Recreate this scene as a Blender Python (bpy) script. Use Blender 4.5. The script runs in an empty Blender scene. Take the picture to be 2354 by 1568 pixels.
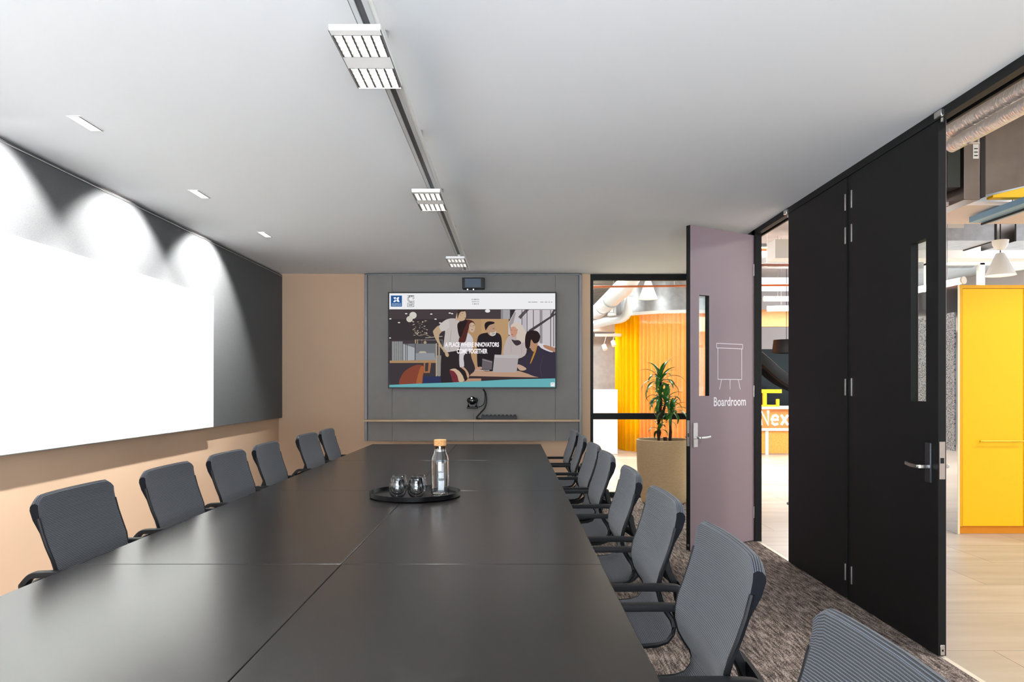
import bpy, bmesh, math, random
from mathutils import Vector, Matrix

# ------------------------------------------------------------------ camera, world, big lights, exposure
scene = bpy.context.scene
COL = scene.collection
F, HX, HY, EYE = 1660.0, 1177.0, 890.0, 1.335      # focal length in px of the 2354x1568 frame, horizon, eye height

cam_data = bpy.data.cameras.new('camera')
cam_data.sensor_width = 36.0
cam_data.lens = F / 2354 * 36.0
cam_data.shift_y = (HY - 784) / 2354
cam_data.clip_start = 0.05
cam = bpy.data.objects.new('camera', cam_data)
COL.objects.link(cam)
cam.location = (0, 0, EYE)
cam.rotation_euler = (math.radians(90), 0, 0)
scene.camera = cam

vs = scene.view_settings
scene.display_settings.display_device = 'sRGB'
vs.view_transform = 'Standard'
vs.look = 'None'
vs.gamma = 1
vs.use_curve_mapping = False
vs.exposure = 0.12

world = bpy.data.worlds.new('world')
scene.world = world
world.use_nodes = True
bgn = world.node_tree.nodes['Background']
bgn.inputs['Color'].default_value = (0.80, 0.90, 1.0, 1)
bgn.inputs['Strength'].default_value = 4.5

scene.cycles.max_bounces = 10
scene.cycles.diffuse_bounces = 6
scene.cycles.glossy_bounces = 5
scene.cycles.transmission_bounces = 10
scene.cycles.transparent_max_bounces = 12
scene.cycles.sample_clamp_indirect = 25.0
scene.cycles.use_denoising = True
scene.cycles.caustics_reflective = False
scene.cycles.caustics_refractive = False

def add_light(name, kind, loc, power, color=(1, 1, 1), aim=None, **kw):
    d = bpy.data.lights.new(name, kind)
    d.energy = power
    d.color = color
    for k, v in kw.items():
        setattr(d, k, v)
    o = bpy.data.objects.new(name, d)
    COL.objects.link(o)
    o.location = loc
    if aim is not None:
        o.rotation_euler = Vector(aim).to_track_quat('-Z', 'Y').to_euler()
    return o

YREAR = -1.72
WASH_Y = [-0.30, 1.05, 2.39, 3.735, 5.10, 6.45]      # wall washers recessed in the ceiling
for wy in WASH_Y:
    add_light('wall_washer_lamp', 'SPOT', (-2.205, wy, 2.685), 285, (1.0, 0.985, 0.95),
              aim=(-0.66, 0, -0.75), spot_size=math.radians(106), spot_blend=0.36, shadow_soft_size=0.02)
UNIT_Y = [0.15, 2.33, 4.26, 6.46]                    # louvre units on the hanging track
for uy in UNIT_Y:
    add_light('track_unit_lamp', 'SPOT', (-0.51, uy + 0.23, 2.45), 110, (1.0, 0.98, 0.95),
              aim=(0, 0, -1), spot_size=math.radians(120), spot_blend=0.8, shadow_soft_size=0.12)
# lobby luminaires, hung under its slab
for (lx, ly, p) in [(4.6, 1.6, 130), (6.6, 4.9, 130), (7.6, 9.5, 260), (4.3, 11.0, 230), (0.6, 11.2, 260), (6.5, 15.0, 260), (0.4, 15.3, 190)]:
    add_light('lobby_ceiling_lamp', 'AREA', (lx, ly, 3.93 if lx > 2 else 3.6), p, (1.0, 0.985, 0.97), aim=(0, 0, -1), shape='RECTANGLE', size=1.6, size_y=0.5)

# added fill lamp behind the camera, tilted up to lift ceiling and near chairs
add_light('rear_fill_lamp', 'AREA', (-0.35, -3.6, 0.3), 790, (0.90, 0.95, 1.0), aim=(0, 1, 0.55), shape='RECTANGLE', size=5.5, size_y=2.4)
# sky enters by lobby and added rear windows; portals only guide the sampling
for (px_, py_, pz_, aim_, sx_, sy_) in [(-0.35, YREAR, 1.40, (0, 1, 0), 4.3, 2.3), (11.6, 9.2, 2.2, (-1, 0, 0), 21.6, 2.2)]:
    po = add_light('daylight_portal', 'AREA', (px_, py_, pz_), 1.0, aim=aim_, shape='RECTANGLE', size=sx_, size_y=sy_)
    po.data.cycles.is_portal = True

# ------------------------------------------------------------------ materials
def lin(c):
    def f(v):
        v = v / 255.0
        return v / 12.92 if v <= 0.04045 else ((v + 0.055) / 1.055) ** 2.4
    return tuple(f(v) for v in c) + (1.0,)

MATS = {}
def mat(name, rgb=(128, 128, 128), rough=0.6, metal=0.0, spec=0.5, noise=0.0, nscale=20.0, bump=0.0, bscale=200.0,
        stretch=(1, 1, 1), emit=None, estr=1.0, alpha=None, linear=None):
    if name in MATS:
        return MATS[name]
    m = bpy.data.materials.new(name)
    m.use_nodes = True
    nt = m.node_tree
    b = nt.nodes['Principled BSDF']
    col = tuple(linear) + (1,) if linear else lin(rgb)
    b.inputs['Base Color'].default_value = col
    b.inputs['Roughness'].default_value = rough
    b.inputs['Metallic'].default_value = metal
    b.inputs['Specular IOR Level'].default_value = spec
    if emit is not None:
        b.inputs['Emission Color'].default_value = lin(emit)
        b.inputs['Emission Strength'].default_value = estr
    if noise or bump:
        tc = nt.nodes.new('ShaderNodeTexCoord')
        mp = nt.nodes.new('ShaderNodeMapping')
        mp.inputs['Scale'].default_value = stretch
        nt.links.new(tc.outputs['Object'], mp.inputs['Vector'])
    if noise:
        n = nt.nodes.new('ShaderNodeTexNoise')
        n.inputs['Scale'].default_value = nscale
        n.inputs['Detail'].default_value = 5
        nt.links.new(mp.outputs[0], n.inputs['Vector'])
        r = nt.nodes.new('ShaderNodeValToRGB')
        r.color_ramp.elements[0].position = 0.3
        r.color_ramp.elements[1].position = 0.7
        r.color_ramp.elements[0].color = tuple(v * (1 - noise) for v in col[:3]) + (1,)
        r.color_ramp.elements[1].color = tuple(min(1, v * (1 + noise)) for v in col[:3]) + (1,)
        nt.links.new(n.outputs['Fac'], r.inputs['Fac'])
        nt.links.new(r.outputs['Color'], b.inputs['Base Color'])
    if bump:
        n2 = nt.nodes.new('ShaderNodeTexNoise')
        n2.inputs['Scale'].default_value = bscale
        n2.inputs['Detail'].default_value = 3
        nt.links.new(mp.outputs[0], n2.inputs['Vector'])
        bp = nt.nodes.new('ShaderNodeBump')
        bp.inputs['Strength'].default_value = bump
        bp.inputs['Distance'].default_value = 0.01
        nt.links.new(n2.outputs['Fac'], bp.inputs['Height'])
        nt.links.new(bp.outputs['Normal'], b.inputs['Normal'])
    MATS[name] = m
    return m

def emission(name, rgb, strength=1.0):
    if name in MATS:
        return MATS[name]
    m = bpy.data.materials.new(name)
    m.use_nodes = True
    nt = m.node_tree
    nt.nodes.remove(nt.nodes['Principled BSDF'])
    e = nt.nodes.new('ShaderNodeEmission')
    e.inputs['Color'].default_value = lin(rgb)
    e.inputs['Strength'].default_value = strength
    nt.links.new(e.outputs[0], nt.nodes['Material Output'].inputs['Surface'])
    MATS[name] = m
    return m

def pane_glass(name='pane_glass', tint=(0.94, 0.97, 0.96)):
    if name in MATS:
        return MATS[name]
    m = bpy.data.materials.new(name)
    m.use_nodes = True
    nt = m.node_tree
    nt.nodes.remove(nt.nodes['Principled BSDF'])
    t = nt.nodes.new('ShaderNodeBsdfTransparent')
    t.inputs['Color'].default_value = tint + (1,)
    g = nt.nodes.new('ShaderNodeBsdfGlossy')
    g.inputs['Roughness'].default_value = 0.0
    lw = nt.nodes.new('ShaderNodeLayerWeight')
    lw.inputs['Blend'].default_value = 0.5
    pw = nt.nodes.new('ShaderNodeMath')
    pw.operation = 'POWER'
    pw.inputs[1].default_value = 5.0
    nt.links.new(lw.outputs['Facing'], pw.inputs[0])
    fr = nt.nodes.new('ShaderNodeMath')
    fr.operation = 'MULTIPLY_ADD'
    fr.inputs[1].default_value = 0.7
    fr.inputs[2].default_value = 0.02
    nt.links.new(pw.outputs[0], fr.inputs[0])
    mx = nt.nodes.new('ShaderNodeMixShader')
    nt.links.new(fr.outputs[0], mx.inputs['Fac'])
    nt.links.new(t.outputs[0], mx.inputs[1])
    nt.links.new(g.outputs[0], mx.inputs[2])
    nt.links.new(mx.outputs[0], nt.nodes['Material Output'].inputs['Surface'])
    MATS[name] = m
    return m

def clear_glass(name='clear_glass', ior=1.45):
    if name in MATS:
        return MATS[name]
    m = bpy.data.materials.new(name)
    m.use_nodes = True
    b = m.node_tree.nodes['Principled BSDF']
    b.inputs['Base Color'].default_value = (0.98, 0.99, 1, 1)
    b.inputs['Roughness'].default_value = 0.0
    b.inputs['IOR'].default_value = ior
    b.inputs['Transmission Weight'].default_value = 1.0
    MATS[name] = m
    return m

def node_mat(name):
    m = bpy.data.materials.new(name)
    m.use_nodes = True
    nt = m.node_tree
    MATS[name] = m
    return m, nt, nt.nodes['Principled BSDF']

def math_node(nt, op, a, b=None):
    n = nt.nodes.new('ShaderNodeMath')
    n.operation = op
    for i, v in enumerate((a, b)):
        if v is None:
            continue
        if isinstance(v, (int, float)):
            n.inputs[i].default_value = v
        else:
            nt.links.new(v, n.inputs[i])
    return n.outputs[0]

def ramp(nt, fac, stops):
    r = nt.nodes.new('ShaderNodeValToRGB')
    els = r.color_ramp.elements
    while len(els) < len(stops):
        els.new(0.5)
    for e, (p, c) in zip(els, stops):
        e.position = p
        e.color = tuple(c) + (1,)
    nt.links.new(fac, r.inputs['Fac'])
    return r.outputs['Color']

def ribbed_fabric():
    # woven cover with fine raised cross ribs, pitch about 5 mm; v of the UV map runs along the shell in metres
    m, nt, b = node_mat('ribbed_fabric')
    uv = nt.nodes.new('ShaderNodeUVMap')
    sp = nt.nodes.new('ShaderNodeSeparateXYZ')
    nt.links.new(uv.outputs[0], sp.inputs[0])
    u, v = sp.outputs['X'], sp.outputs['Y']
    rib = math_node(nt, 'SINE', math_node(nt, 'MULTIPLY', v, 2 * math.pi / 0.0056))
    cross = math_node(nt, 'SINE', math_node(nt, 'MULTIPLY', u, 2 * math.pi / 0.004))
    h = math_node(nt, 'ADD', math_node(nt, 'MULTIPLY', rib, 0.45), math_node(nt, 'MULTIPLY', cross, 0.05))
    h = math_node(nt, 'ADD', h, 0.5)
    col = ramp(nt, h, [(0.54, (0.001, 0.0015, 0.003)), (0.78, (0.032, 0.038, 0.053)), (0.95, (0.095, 0.115, 0.152))])
    nt.links.new(col, b.inputs['Base Color'])
    b.inputs['Roughness'].default_value = 0.75
    b.inputs['Sheen Weight'].default_value = 0.15
    bp = nt.nodes.new('ShaderNodeBump')
    bp.inputs['Strength'].default_value = 0.5
    bp.inputs['Distance'].default_value = 0.002
    nt.links.new(h, bp.inputs['Height'])
    nt.links.new(bp.outputs[0], b.inputs['Normal'])
    return m

def carpet_mat():
    m, nt, b = node_mat('streaky_carpet')
    tc = nt.nodes.new('ShaderNodeTexCoord')
    def noise(sc, scale, detail=3):
        mp = nt.nodes.new('ShaderNodeMapping')
        mp.inputs['Scale'].default_value = sc
        nt.links.new(tc.outputs['Object'], mp.inputs['Vector'])
        n = nt.nodes.new('ShaderNodeTexNoise')
        n.inputs['Scale'].default_value = scale
        n.inputs['Detail'].default_value = detail
        nt.links.new(mp.outputs[0], n.inputs['Vector'])
        return n.outputs['Fac']
    streak = noise((1, 0.13, 1), 70)
    fine = noise((1, 0.45, 1), 190, 2)
    h = math_node(nt, 'ADD', math_node(nt, 'MULTIPLY', streak, 0.5), math_node(nt, 'MULTIPLY', fine, 0.5))
    col = ramp(nt, h, [(0.40, (0.045, 0.034, 0.030)), (0.50, (0.20, 0.158, 0.135)), (0.60, (0.48, 0.39, 0.34))])
    nt.links.new(col, b.inputs['Base Color'])
    b.inputs['Roughness'].default_value = 1.0
    b.inputs['Specular IOR Level'].default_value = 0.1
    bp = nt.nodes.new('ShaderNodeBump')
    bp.inputs['Strength'].default_value = 0.8
    bp.inputs['Distance'].default_value = 0.006
    nt.links.new(fine, bp.inputs['Height'])
    nt.links.new(bp.outputs[0], b.inputs['Normal'])
    return m

def tile_mat():
    m, nt, b = node_mat('stone_tile')
    tc = nt.nodes.new('ShaderNodeTexCoord')
    br = nt.nodes.new('ShaderNodeTexBrick')
    br.offset = 0.37
    br.inputs['Scale'].default_value = 1.0
    br.inputs['Brick Width'].default_value = 1.22
    br.inputs['Row Height'].default_value = 0.61
    br.inputs['Mortar Size'].default_value = 0.003
    br.inputs['Mortar Smooth'].default_value = 0.0
    br.inputs['Bias'].default_value = 0.0
    br.inputs['Color1'].default_value = (0.60, 0.53, 0.445, 1)
    br.inputs['Color2'].default_value = (0.50, 0.44, 0.365, 1)
    br.inputs['Mortar'].default_value = (0.25, 0.21, 0.17, 1)
    nt.links.new(tc.outputs['Object'], br.inputs['Vector'])
    mp = nt.nodes.new('ShaderNodeMapping')
    mp.inputs['Scale'].default_value = (0.5, 3.0, 1)
    nt.links.new(tc.outputs['Object'], mp.inputs['Vector'])
    n = nt.nodes.new('ShaderNodeTexNoise')
    n.inputs['Scale'].default_value = 2.4
    n.inputs['Detail'].default_value = 7
    nt.links.new(mp.outputs[0], n.inputs['Vector'])
    mx = nt.nodes.new('ShaderNodeMixRGB')
    mx.blend_type = 'MULTIPLY'
    mx.inputs['Fac'].default_value = 0.8
    nt.links.new(br.outputs['Color'], mx.inputs['Color1'])
    nt.links.new(ramp(nt, n.outputs['Fac'], [(0.3, (0.72, 0.69, 0.66)), (0.7, (1, 1, 1))]), mx.inputs['Color2'])
    nt.links.new(mx.outputs[0], b.inputs['Base Color'])
    b.inputs['Roughness'].default_value = 0.32
    return m

def table_mat():
    m, nt, b = node_mat('dark_table_laminate')
    tc = nt.nodes.new('ShaderNodeTexCoord')
    mp = nt.nodes.new('ShaderNodeMapping')
    mp.inputs['Scale'].default_value = (1.0, 14.0, 1)
    nt.links.new(tc.outputs['Object'], mp.inputs['Vector'])
    n = nt.nodes.new('ShaderNodeTexNoise')
    n.inputs['Scale'].default_value = 5
    n.inputs['Detail'].default_value = 6
    nt.links.new(mp.outputs[0], n.inputs['Vector'])
    nt.links.new(ramp(nt, n.outputs['Fac'], [(0.3, (0.007, 0.006, 0.006)), (0.7, (0.012, 0.0105, 0.0105))]), b.inputs['Base Color'])
    b.inputs['Roughness'].default_value = 0.25
    b.inputs['Specular IOR Level'].default_value = 0.42
    return m

def pile_board(name, rgb, fleck=0.35):
    return mat(name, rgb, rough=0.95, spec=0.15, noise=fleck, nscale=420, bump=0.15, bscale=500)

def sheer_mat(name, rgb, trans, rough=0.8):
    m = bpy.data.materials.new(name)
    m.use_nodes = True
    nt = m.node_tree
    nt.nodes.remove(nt.nodes['Principled BSDF'])
    d = nt.nodes.new('ShaderNodeBsdfDiffuse')
    tl = nt.nodes.new('ShaderNodeBsdfTranslucent')
    tr = nt.nodes.new('ShaderNodeBsdfTransparent')
    d.inputs['Color'].default_value = lin(rgb)
    tl.inputs['Color'].default_value = lin(rgb)
    a = nt.nodes.new('ShaderNodeMixShader')
    a.inputs['Fac'].default_value = 0.45
    nt.links.new(d.outputs[0], a.inputs[1])
    nt.links.new(tl.outputs[0], a.inputs[2])
    c = nt.nodes.new('ShaderNodeMixShader')
    c.inputs['Fac'].default_value = trans
    nt.links.new(a.outputs[0], c.inputs[1])
    nt.links.new(tr.outputs[0], c.inputs[2])
    nt.links.new(c.outputs[0], nt.nodes['Material Output'].inputs['Surface'])
    MATS[name] = m
    return m

def crinkle_foil():
    m, nt, b = node_mat('crinkled_foil')
    b.inputs['Base Color'].default_value = (0.82, 0.78, 0.75, 1)
    b.inputs['Metallic'].default_value = 0.85
    b.inputs['Roughness'].default_value = 0.33
    tc = nt.nodes.new('ShaderNodeTexCoord')
    mp = nt.nodes.new('ShaderNodeMapping')
    mp.inputs['Scale'].default_value = (1, 2.4, 1)
    nt.links.new(tc.outputs['Object'], mp.inputs['Vector'])
    v = nt.nodes.new('ShaderNodeTexVoronoi')
    v.inputs['Scale'].default_value = 26
    nt.links.new(mp.outputs[0], v.inputs['Vector'])
    bp = nt.nodes.new('ShaderNodeBump')
    bp.inputs['Strength'].default_value = 0.8
    bp.inputs['Distance'].default_value = 0.012
    nt.links.new(v.outputs['Distance'], bp.inputs['Height'])
    nt.links.new(bp.outputs[0], b.inputs['Normal'])
    return m

def mesh_reflection_mat():  # dot pattern paints the mesh mirrored in the cabinet side
    m, nt, b = node_mat('reflected_mesh')
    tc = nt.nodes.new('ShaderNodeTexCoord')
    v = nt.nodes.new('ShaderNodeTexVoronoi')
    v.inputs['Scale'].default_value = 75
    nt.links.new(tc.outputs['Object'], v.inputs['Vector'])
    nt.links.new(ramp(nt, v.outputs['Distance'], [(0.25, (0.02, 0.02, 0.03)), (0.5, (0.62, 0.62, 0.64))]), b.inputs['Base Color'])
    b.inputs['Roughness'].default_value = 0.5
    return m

WHITE = mat('white_paint', (236, 236, 234), rough=0.6)
CEIL = mat('ceiling_paint', (228, 231, 234), rough=0.95, spec=0.1, bump=0.02, bscale=120)
BEIGE = mat('beige_wall_paint', (203, 174, 148), rough=0.9, spec=0.15, bump=0.03, bscale=180)
GREYBOARD = pile_board('grey_felt_board', (92, 93, 95), 0.30)
PANELGREY = mat('grey_laminate', (128, 125, 123), rough=0.55, spec=0.3, noise=0.03, nscale=6)
GREYEDGE = mat('grey_edge_trim', (132, 133, 137), rough=0.4)
WHITEBOARD = mat('whiteboard_surface', (240, 242, 240), rough=0.22, spec=0.5)
BLACKPAINT = mat('black_satin_paint', (14, 14, 15), rough=0.55, spec=0.25)
BLACKPLASTIC = mat('black_plastic', (13, 13, 15), rough=0.45, spec=.35)
SEATFRAME = mat('navy_black_plastic', (9, 10, 14), rough=0.5, spec=0.25)
MAUVE = mat('mauve_satin_paint', (140, 121, 126), rough=0.45, spec=0.4)
CHROME = mat('satin_chrome', (205, 203, 200), rough=0.28, metal=1.0)
STEEL = mat('brushed_steel', (188, 182, 178), rough=0.42, metal=0.9, noise=0.05, nscale=40, stretch=(1, 1, 8))
GALV = mat('galvanised_sheet', (172, 174, 178), rough=0.40, metal=0.8, noise=0.15, nscale=9)
WARMSHEET = mat('warm_sheet_metal', (120, 108, 99), rough=0.34, metal=0.85, noise=0.12, nscale=5)
COPPER = mat('copper_pipe', (214, 120, 74), rough=0.35, metal=0.7)
FABRIC = ribbed_fabric()
FABRIC_EDGE = mat('dark_fabric_edge', (9, 11, 18), rough=0.85, spec=.2)
GLASS = pane_glass()
CLEAR = clear_glass()
TABLE = table_mat()
CARPET = carpet_mat()
TILE = tile_mat()
YELLOW = mat('yellow_lacquer', (252, 196, 0), rough=0.42, spec=0.4)
ORANGE_EDGE = mat('orange_lacquer', (236, 150, 10), rough=0.5)
CONCRETE = mat('grey_concrete', (166, 168, 170), rough=0.9, noise=0.12, nscale=7, bump=0.1, bscale=60)
CORK = mat('cork', (205, 150, 96), rough=0.85, noise=0.25, nscale=160, bump=0.2, bscale=200)
OAK = mat('pale_oak', (196, 168, 138), rough=0.55, noise=0.08, nscale=12, stretch=(0.4, 6, 6))
PLY = mat('honey_plywood', (212, 150, 92), rough=0.6, noise=0.1, nscale=10)
CLAY = mat('sandy_clay', (206, 176, 136), rough=0.9, noise=0.14, nscale=30, stretch=(1, 1, 9), bump=0.2, bscale=60)
SOIL = mat('dark_soil', (50, 38, 30), rough=1.0, noise=0.4, nscale=50)
BARK = mat('brown_cane_bark', (62, 44, 32), rough=0.9, noise=0.3, nscale=40, bump=0.3, bscale=50)
LEAF = mat('glossy_green_leaf', (58, 124, 44), rough=0.35, noise=0.45, nscale=9)
GLOW = emission('lamp_glow', (255, 250, 240), 14.0)
SOFTGLOW = emission('tube_glow', (255, 246, 236), 7.0)

# ------------------------------------------------------------------ mesh builder
class MB:
    def __init__(self):
        self.v, self.f, self.m, self.uv = [], [], [], {}
        self.mtx = Matrix.Identity(4)

    def add(self, vs_, fs, mi=0, uvs=None):
        o = len(self.v)
        self.v += [self.mtx @ Vector(p) for p in vs_]
        for k, f in enumerate(fs):
            if uvs:
                self.uv[len(self.f)] = [uvs[i] for i in f]
            self.f.append([i + o for i in f])
            self.m.append(mi)
        return self

    def box(self, x0, x1, y0, y1, z0, z1, mi=0):
        x0, x1 = sorted((x0, x1)); y0, y1 = sorted((y0, y1)); z0, z1 = sorted((z0, z1))
        v = [(x0, y0, z0), (x1, y0, z0), (x1, y1, z0), (x0, y1, z0), (x0, y0, z1), (x1, y0, z1), (x1, y1, z1), (x0, y1, z1)]
        return self.add(v, [(0, 3, 2, 1), (4, 5, 6, 7), (0, 1, 5, 4), (1, 2, 6, 5), (2, 3, 7, 6), (3, 0, 4, 7)], mi)

    def lathe(self, prof, cx=0, cy=0, n=32, mi=0, cap=True):
        v, f = [], []
        for (r, z) in prof:
            for i in range(n):
                a = 2 * math.pi * i / n
                v.append((cx + r * math.cos(a), cy + r * math.sin(a), z))
        for k in range(len(prof) - 1):
            for i in range(n):
                j = (i + 1) % n
                f.append((k * n + i, k * n + j, (k + 1) * n + j, (k + 1) * n + i))
        if cap:
            if prof[0][0] > 1e-6:
                f.append(tuple(reversed(range(n))))
            if prof[-1][0] > 1e-6:
                f.append(tuple((len(prof) - 1) * n + i for i in range(n)))
        return self.add(v, f, mi)

    def tube(self, pts, r, n=10, mi=0, closed=False, flat=None):
        pts = [Vector(p) for p in pts]
        N = len(pts)
        rs = r if isinstance(r, (list, tuple)) else [r] * N
        v, f = [], []
        up = Vector((0, 0, 1))
        for k, p in enumerate(pts):
            a = pts[k - 1] if (k > 0 or closed) else p
            b = pts[(k + 1) % N] if (k < N - 1 or closed) else p
            t = (b - a).normalized()
            s = t.cross(up)
            if s.length < 1e-3:
                s = t.cross(Vector((0, 1, 0)))
            s.normalize()
            w = s.cross(t).normalized()
            for i in range(n):
                ang = 2 * math.pi * i / n
                cs, sn = math.cos(ang), math.sin(ang)
                if flat:      # rounded-rectangle section, half sizes flat = (side, up)
                    q = 0.35
                    cs = math.copysign(abs(cs) ** q, cs); sn = math.copysign(abs(sn) ** q, sn)
                    v.append(p + s * cs * flat[0] * rs[k] + w * sn * flat[1] * rs[k])
                else:
                    v.append(p + s * cs * rs[k] + w * sn * rs[k])
        segs = N if closed else N - 1
        for k in range(segs):
            k2 = (k + 1) % N
            for i in range(n):
                j = (i + 1) % n
                f.append((k * n + i, k * n + j, k2 * n + j, k2 * n + i))
        if not closed:
            f.append(tuple(reversed(range(n))))
            f.append(tuple((N - 1) * n + i for i in range(n)))
        return self.add(v, f, mi)

    def cyl(self, p0, p1, r, n=20, mi=0):
        return self.tube([p0, p1], r, n, mi)

    def prism(self, pts, y0, y1, mi=0):          # outline in x-z, extruded along y
        n = len(pts)
        v = [(x, y0, z) for x, z in pts] + [(x, y1, z) for x, z in pts]
        f = [tuple(range(n)), tuple(reversed(range(n, 2 * n)))]
        f += [(i, i + n, (i + 1) % n + n, (i + 1) % n) for i in range(n)]
        return self.add(v, f, mi)

    def build(self, name, mats, parent=None, loc=None, at=None, bev=0.0, smooth=True, seg=2, recalc=True):
        if not isinstance(mats, (list, tuple)):
            mats = [mats]
        off = Vector(loc) if loc is not None else Vector((0, 0, 0))
        me = bpy.data.meshes.new(name)
        me.from_pydata([tuple(p - off) for p in self.v], [], self.f)
        for m in mats:
            me.materials.append(m)
        for p, mi in zip(me.polygons, self.m):
            p.material_index = mi
        if self.uv:
            lay = me.uv_layers.new(name='UVMap')
            for pi, uvs in self.uv.items():
                for li, c in zip(me.polygons[pi].loop_indices, uvs):
                    lay.data[li].uv = c
        bm = bmesh.new()
        bm.from_mesh(me)
        if recalc:
            bmesh.ops.recalc_face_normals(bm, faces=bm.faces)
        if smooth:
            for f in bm.faces:
                f.smooth = True
            for e in bm.edges:
                if len(e.link_faces) == 2 and e.calc_face_angle(0) > math.radians(38):
                    e.smooth = False
        bm.to_mesh(me)
        bm.free()
        o = bpy.data.objects.new(name, me)
        COL.objects.link(o)
        if parent is not None:
            o.parent = parent
        elif loc is not None:
            o.location = loc
        if at is not None:
            o.location = at
        if bev:
            md = o.modifiers.new('bevel', 'BEVEL')
            md.width = bev
            md.segments = seg
            md.limit_method = 'ANGLE'
            md.angle_limit = math.radians(40)
        return o

def tag(o, label=None, cat=None, group=None, kind=None):
    for k, v in (('label', label), ('category', cat), ('group', group), ('kind', kind)):
        if v:
            o[k] = v
    return o

def thing(name, label, cat, loc=(0, 0, 0), rz=0.0, group=None):
    o = bpy.data.objects.new(name, None)
    o.empty_display_size = 0.1
    COL.objects.link(o)
    o.location = loc
    o.rotation_euler = (0, 0, rz)
    return tag(o, label, cat, group)

def struct(name, mb, mats, label, **kw):
    o = mb.build(name, mats, **kw)
    return tag(o, label, name.split('_')[0] if name.split('_')[0] not in ('trim',) else 'trim', kind='structure')

def copy_tree(o, parent=None):
    c = o.copy()
    COL.objects.link(c)
    if parent is not None:
        c.parent = parent
    for ch in [x for x in bpy.data.objects if x.parent == o]:
        copy_tree(ch, c)
    return c

def text_mesh(s, size=1.0, spacing=1.0, bold=0.0):
    """triangles of a text line, baseline start at 0,0"""
    cu = bpy.data.curves.new('t', 'FONT')
    cu.body = s
    cu.size = size
    cu.space_character = spacing
    cu.offset = bold
    cu.resolution_u = 4
    o = bpy.data.objects.new('t', cu)
    COL.objects.link(o)
    dg = bpy.context.evaluated_depsgraph_get()
    dg.update()
    me = o.evaluated_get(dg).to_mesh()
    v = [tuple(p.co) for p in me.vertices]
    f = [tuple(p.vertices) for p in me.polygons]
    o.evaluated_get(dg).to_mesh_clear()
    bpy.data.objects.remove(o)
    bpy.data.curves.remove(cu)
    return v, f

# ------------------------------------------------------------------ room shell
H = 2.70
XL, XR, YB, YF = -2.815, 2.10, 8.715, -1.6
HD = 0.09                                            # depth of the partition head

def world_build(mb, name, mats, label, **kw):
    return struct(name, mb, mats, label, **kw)

world_build(MB().box(XL - .1, XR + .018, YF - .1, YB, -0.06, 0.0), 'floor_carpet', CARPET, 'brown grey streaky carpet under the boardroom table')
world_build(MB().box(XR + .018, XR + 0.045, YF, YB, -0.06, 0.001), 'trim_1', mat('threshold_strip', (226, 214, 196), rough=0.4), 'pale threshold strip between carpet and stone tiles')
world_build(MB().box(XL - .1, XR + 0.088, YF - .1, YB + .03, H, H + 0.12), 'ceiling_boardroom', CEIL, 'smooth white plasterboard ceiling of the boardroom')
world_build(MB().box(XL - .1, XL, YF - .1, YB + .1, 0, H), 'wall_left', BEIGE, 'beige painted wall behind the whiteboard')
world_build(MB().box(XL - .1, -2.5, YF - .1, YF, 0, H).box(1.8, XR + .1, YF - .1, YF, 0, H).box(-2.5, 1.8, YF - .1, YF, 0, .25).box(-2.5, 1.8, YF - .1, YF, 2.55, H), 'wall_rear', BEIGE, 'beige wall behind the camera with an opening added for fill light')
world_build(MB().box(XL - .1, 0.945, YB, YB + .12, 0, H), 'wall_back', BEIGE, 'beige end wall carrying the television panel')
world_build(MB().box(XR, XR + HD, YF, 1.55, 0, H), 'wall_right', BLACKPAINT, 'black partition wall next to the camera')
world_build(MB().box(XL, XL + 0.012, YF, YB, 0, 0.10), 'baseboard_left', BEIGE, 'beige skirting on the left wall')

# partition head with twin track, room side
head = MB()
head.box(XR, XR + 0.045, 1.55, 6.33, 2.655, H)
head.box(XR + 0.045, XR + 0.075, 1.55, 6.33, 2.675, H)
head.box(XR + 0.075, XR + HD, 1.55, 6.33, 2.655, H)
struct('trim_2', head, BLACKPAINT, 'black head track running above the folding door panels')
strip = MB().box(XR + 0.047, XR + 0.06, 1.55, 6.33, 2.668, 2.676)  # bronze colour stands for timber reflected in the track underside
strip.box(XR + HD, XR + HD + .004, 1.55, 6.33, 2.657, 2.672)
struct('trim_3', strip, mat('track_reflection', (176, 118, 48), rough=0.3, metal=0.7), 'strips inside the black head track, coloured bronze for reflected timber')
post = MB().box(XR, XR + 0.06, 6.245, 6.33, 0, H)
struct('trim_4', post, BLACKPAINT, 'black jamb post at the hinge of the Boardroom door', bev=0.003)

# glazed corner: back pane and right pane with black frames
def glazed(name, axis, a0, a1, c, label, rails):
    t = thing(name, label, 'window', (a0, c, 0) if axis == 'x' else (c, a0, 0))
    t['kind'] = 'structure'
    L = a1 - a0
    fr = MB()
    def bx(u0, u1, z0, z1, d=0.06, mb=fr):
        if axis == 'x':
            mb.box(u0, u1, 0, d, z0, z1)
        else:
            mb.box(0, d, u0, u1, z0, z1)
    bx(0, 0.036, 0, H); bx(L - 0.036, L, 0, H)
    for (z0, z1) in rails:
        bx(0.036, L - 0.036, z0, z1)
    fr.build('frame', BLACKPAINT, t, bev=0.002)
    zs = sorted(rails)
    for k in range(len(zs) - 1):
        g = MB()
        z0, z1 = zs[k][1], zs[k + 1][0]
        if axis == 'x':
            g.box(0.036, L - 0.036, 0.026, 0.034, z0, z1)
        else:
            g.box(0.026, 0.034, 0.036, L - 0.036, z0, z1)
        g.build('glass_pane', GLASS, t)
    return t
RAILS = [(0.0, 0.065), (0.945, 1.02), (2.625, H)]
glazed('window_1', 'x', 0.945, 2.16, YB, 'black framed glazed screen between the end wall and the orange curtain', RAILS)
glazed('window_2', 'y', 6.33, YB, XR, 'black framed glazed side screen behind the open Boardroom door', RAILS)

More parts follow.
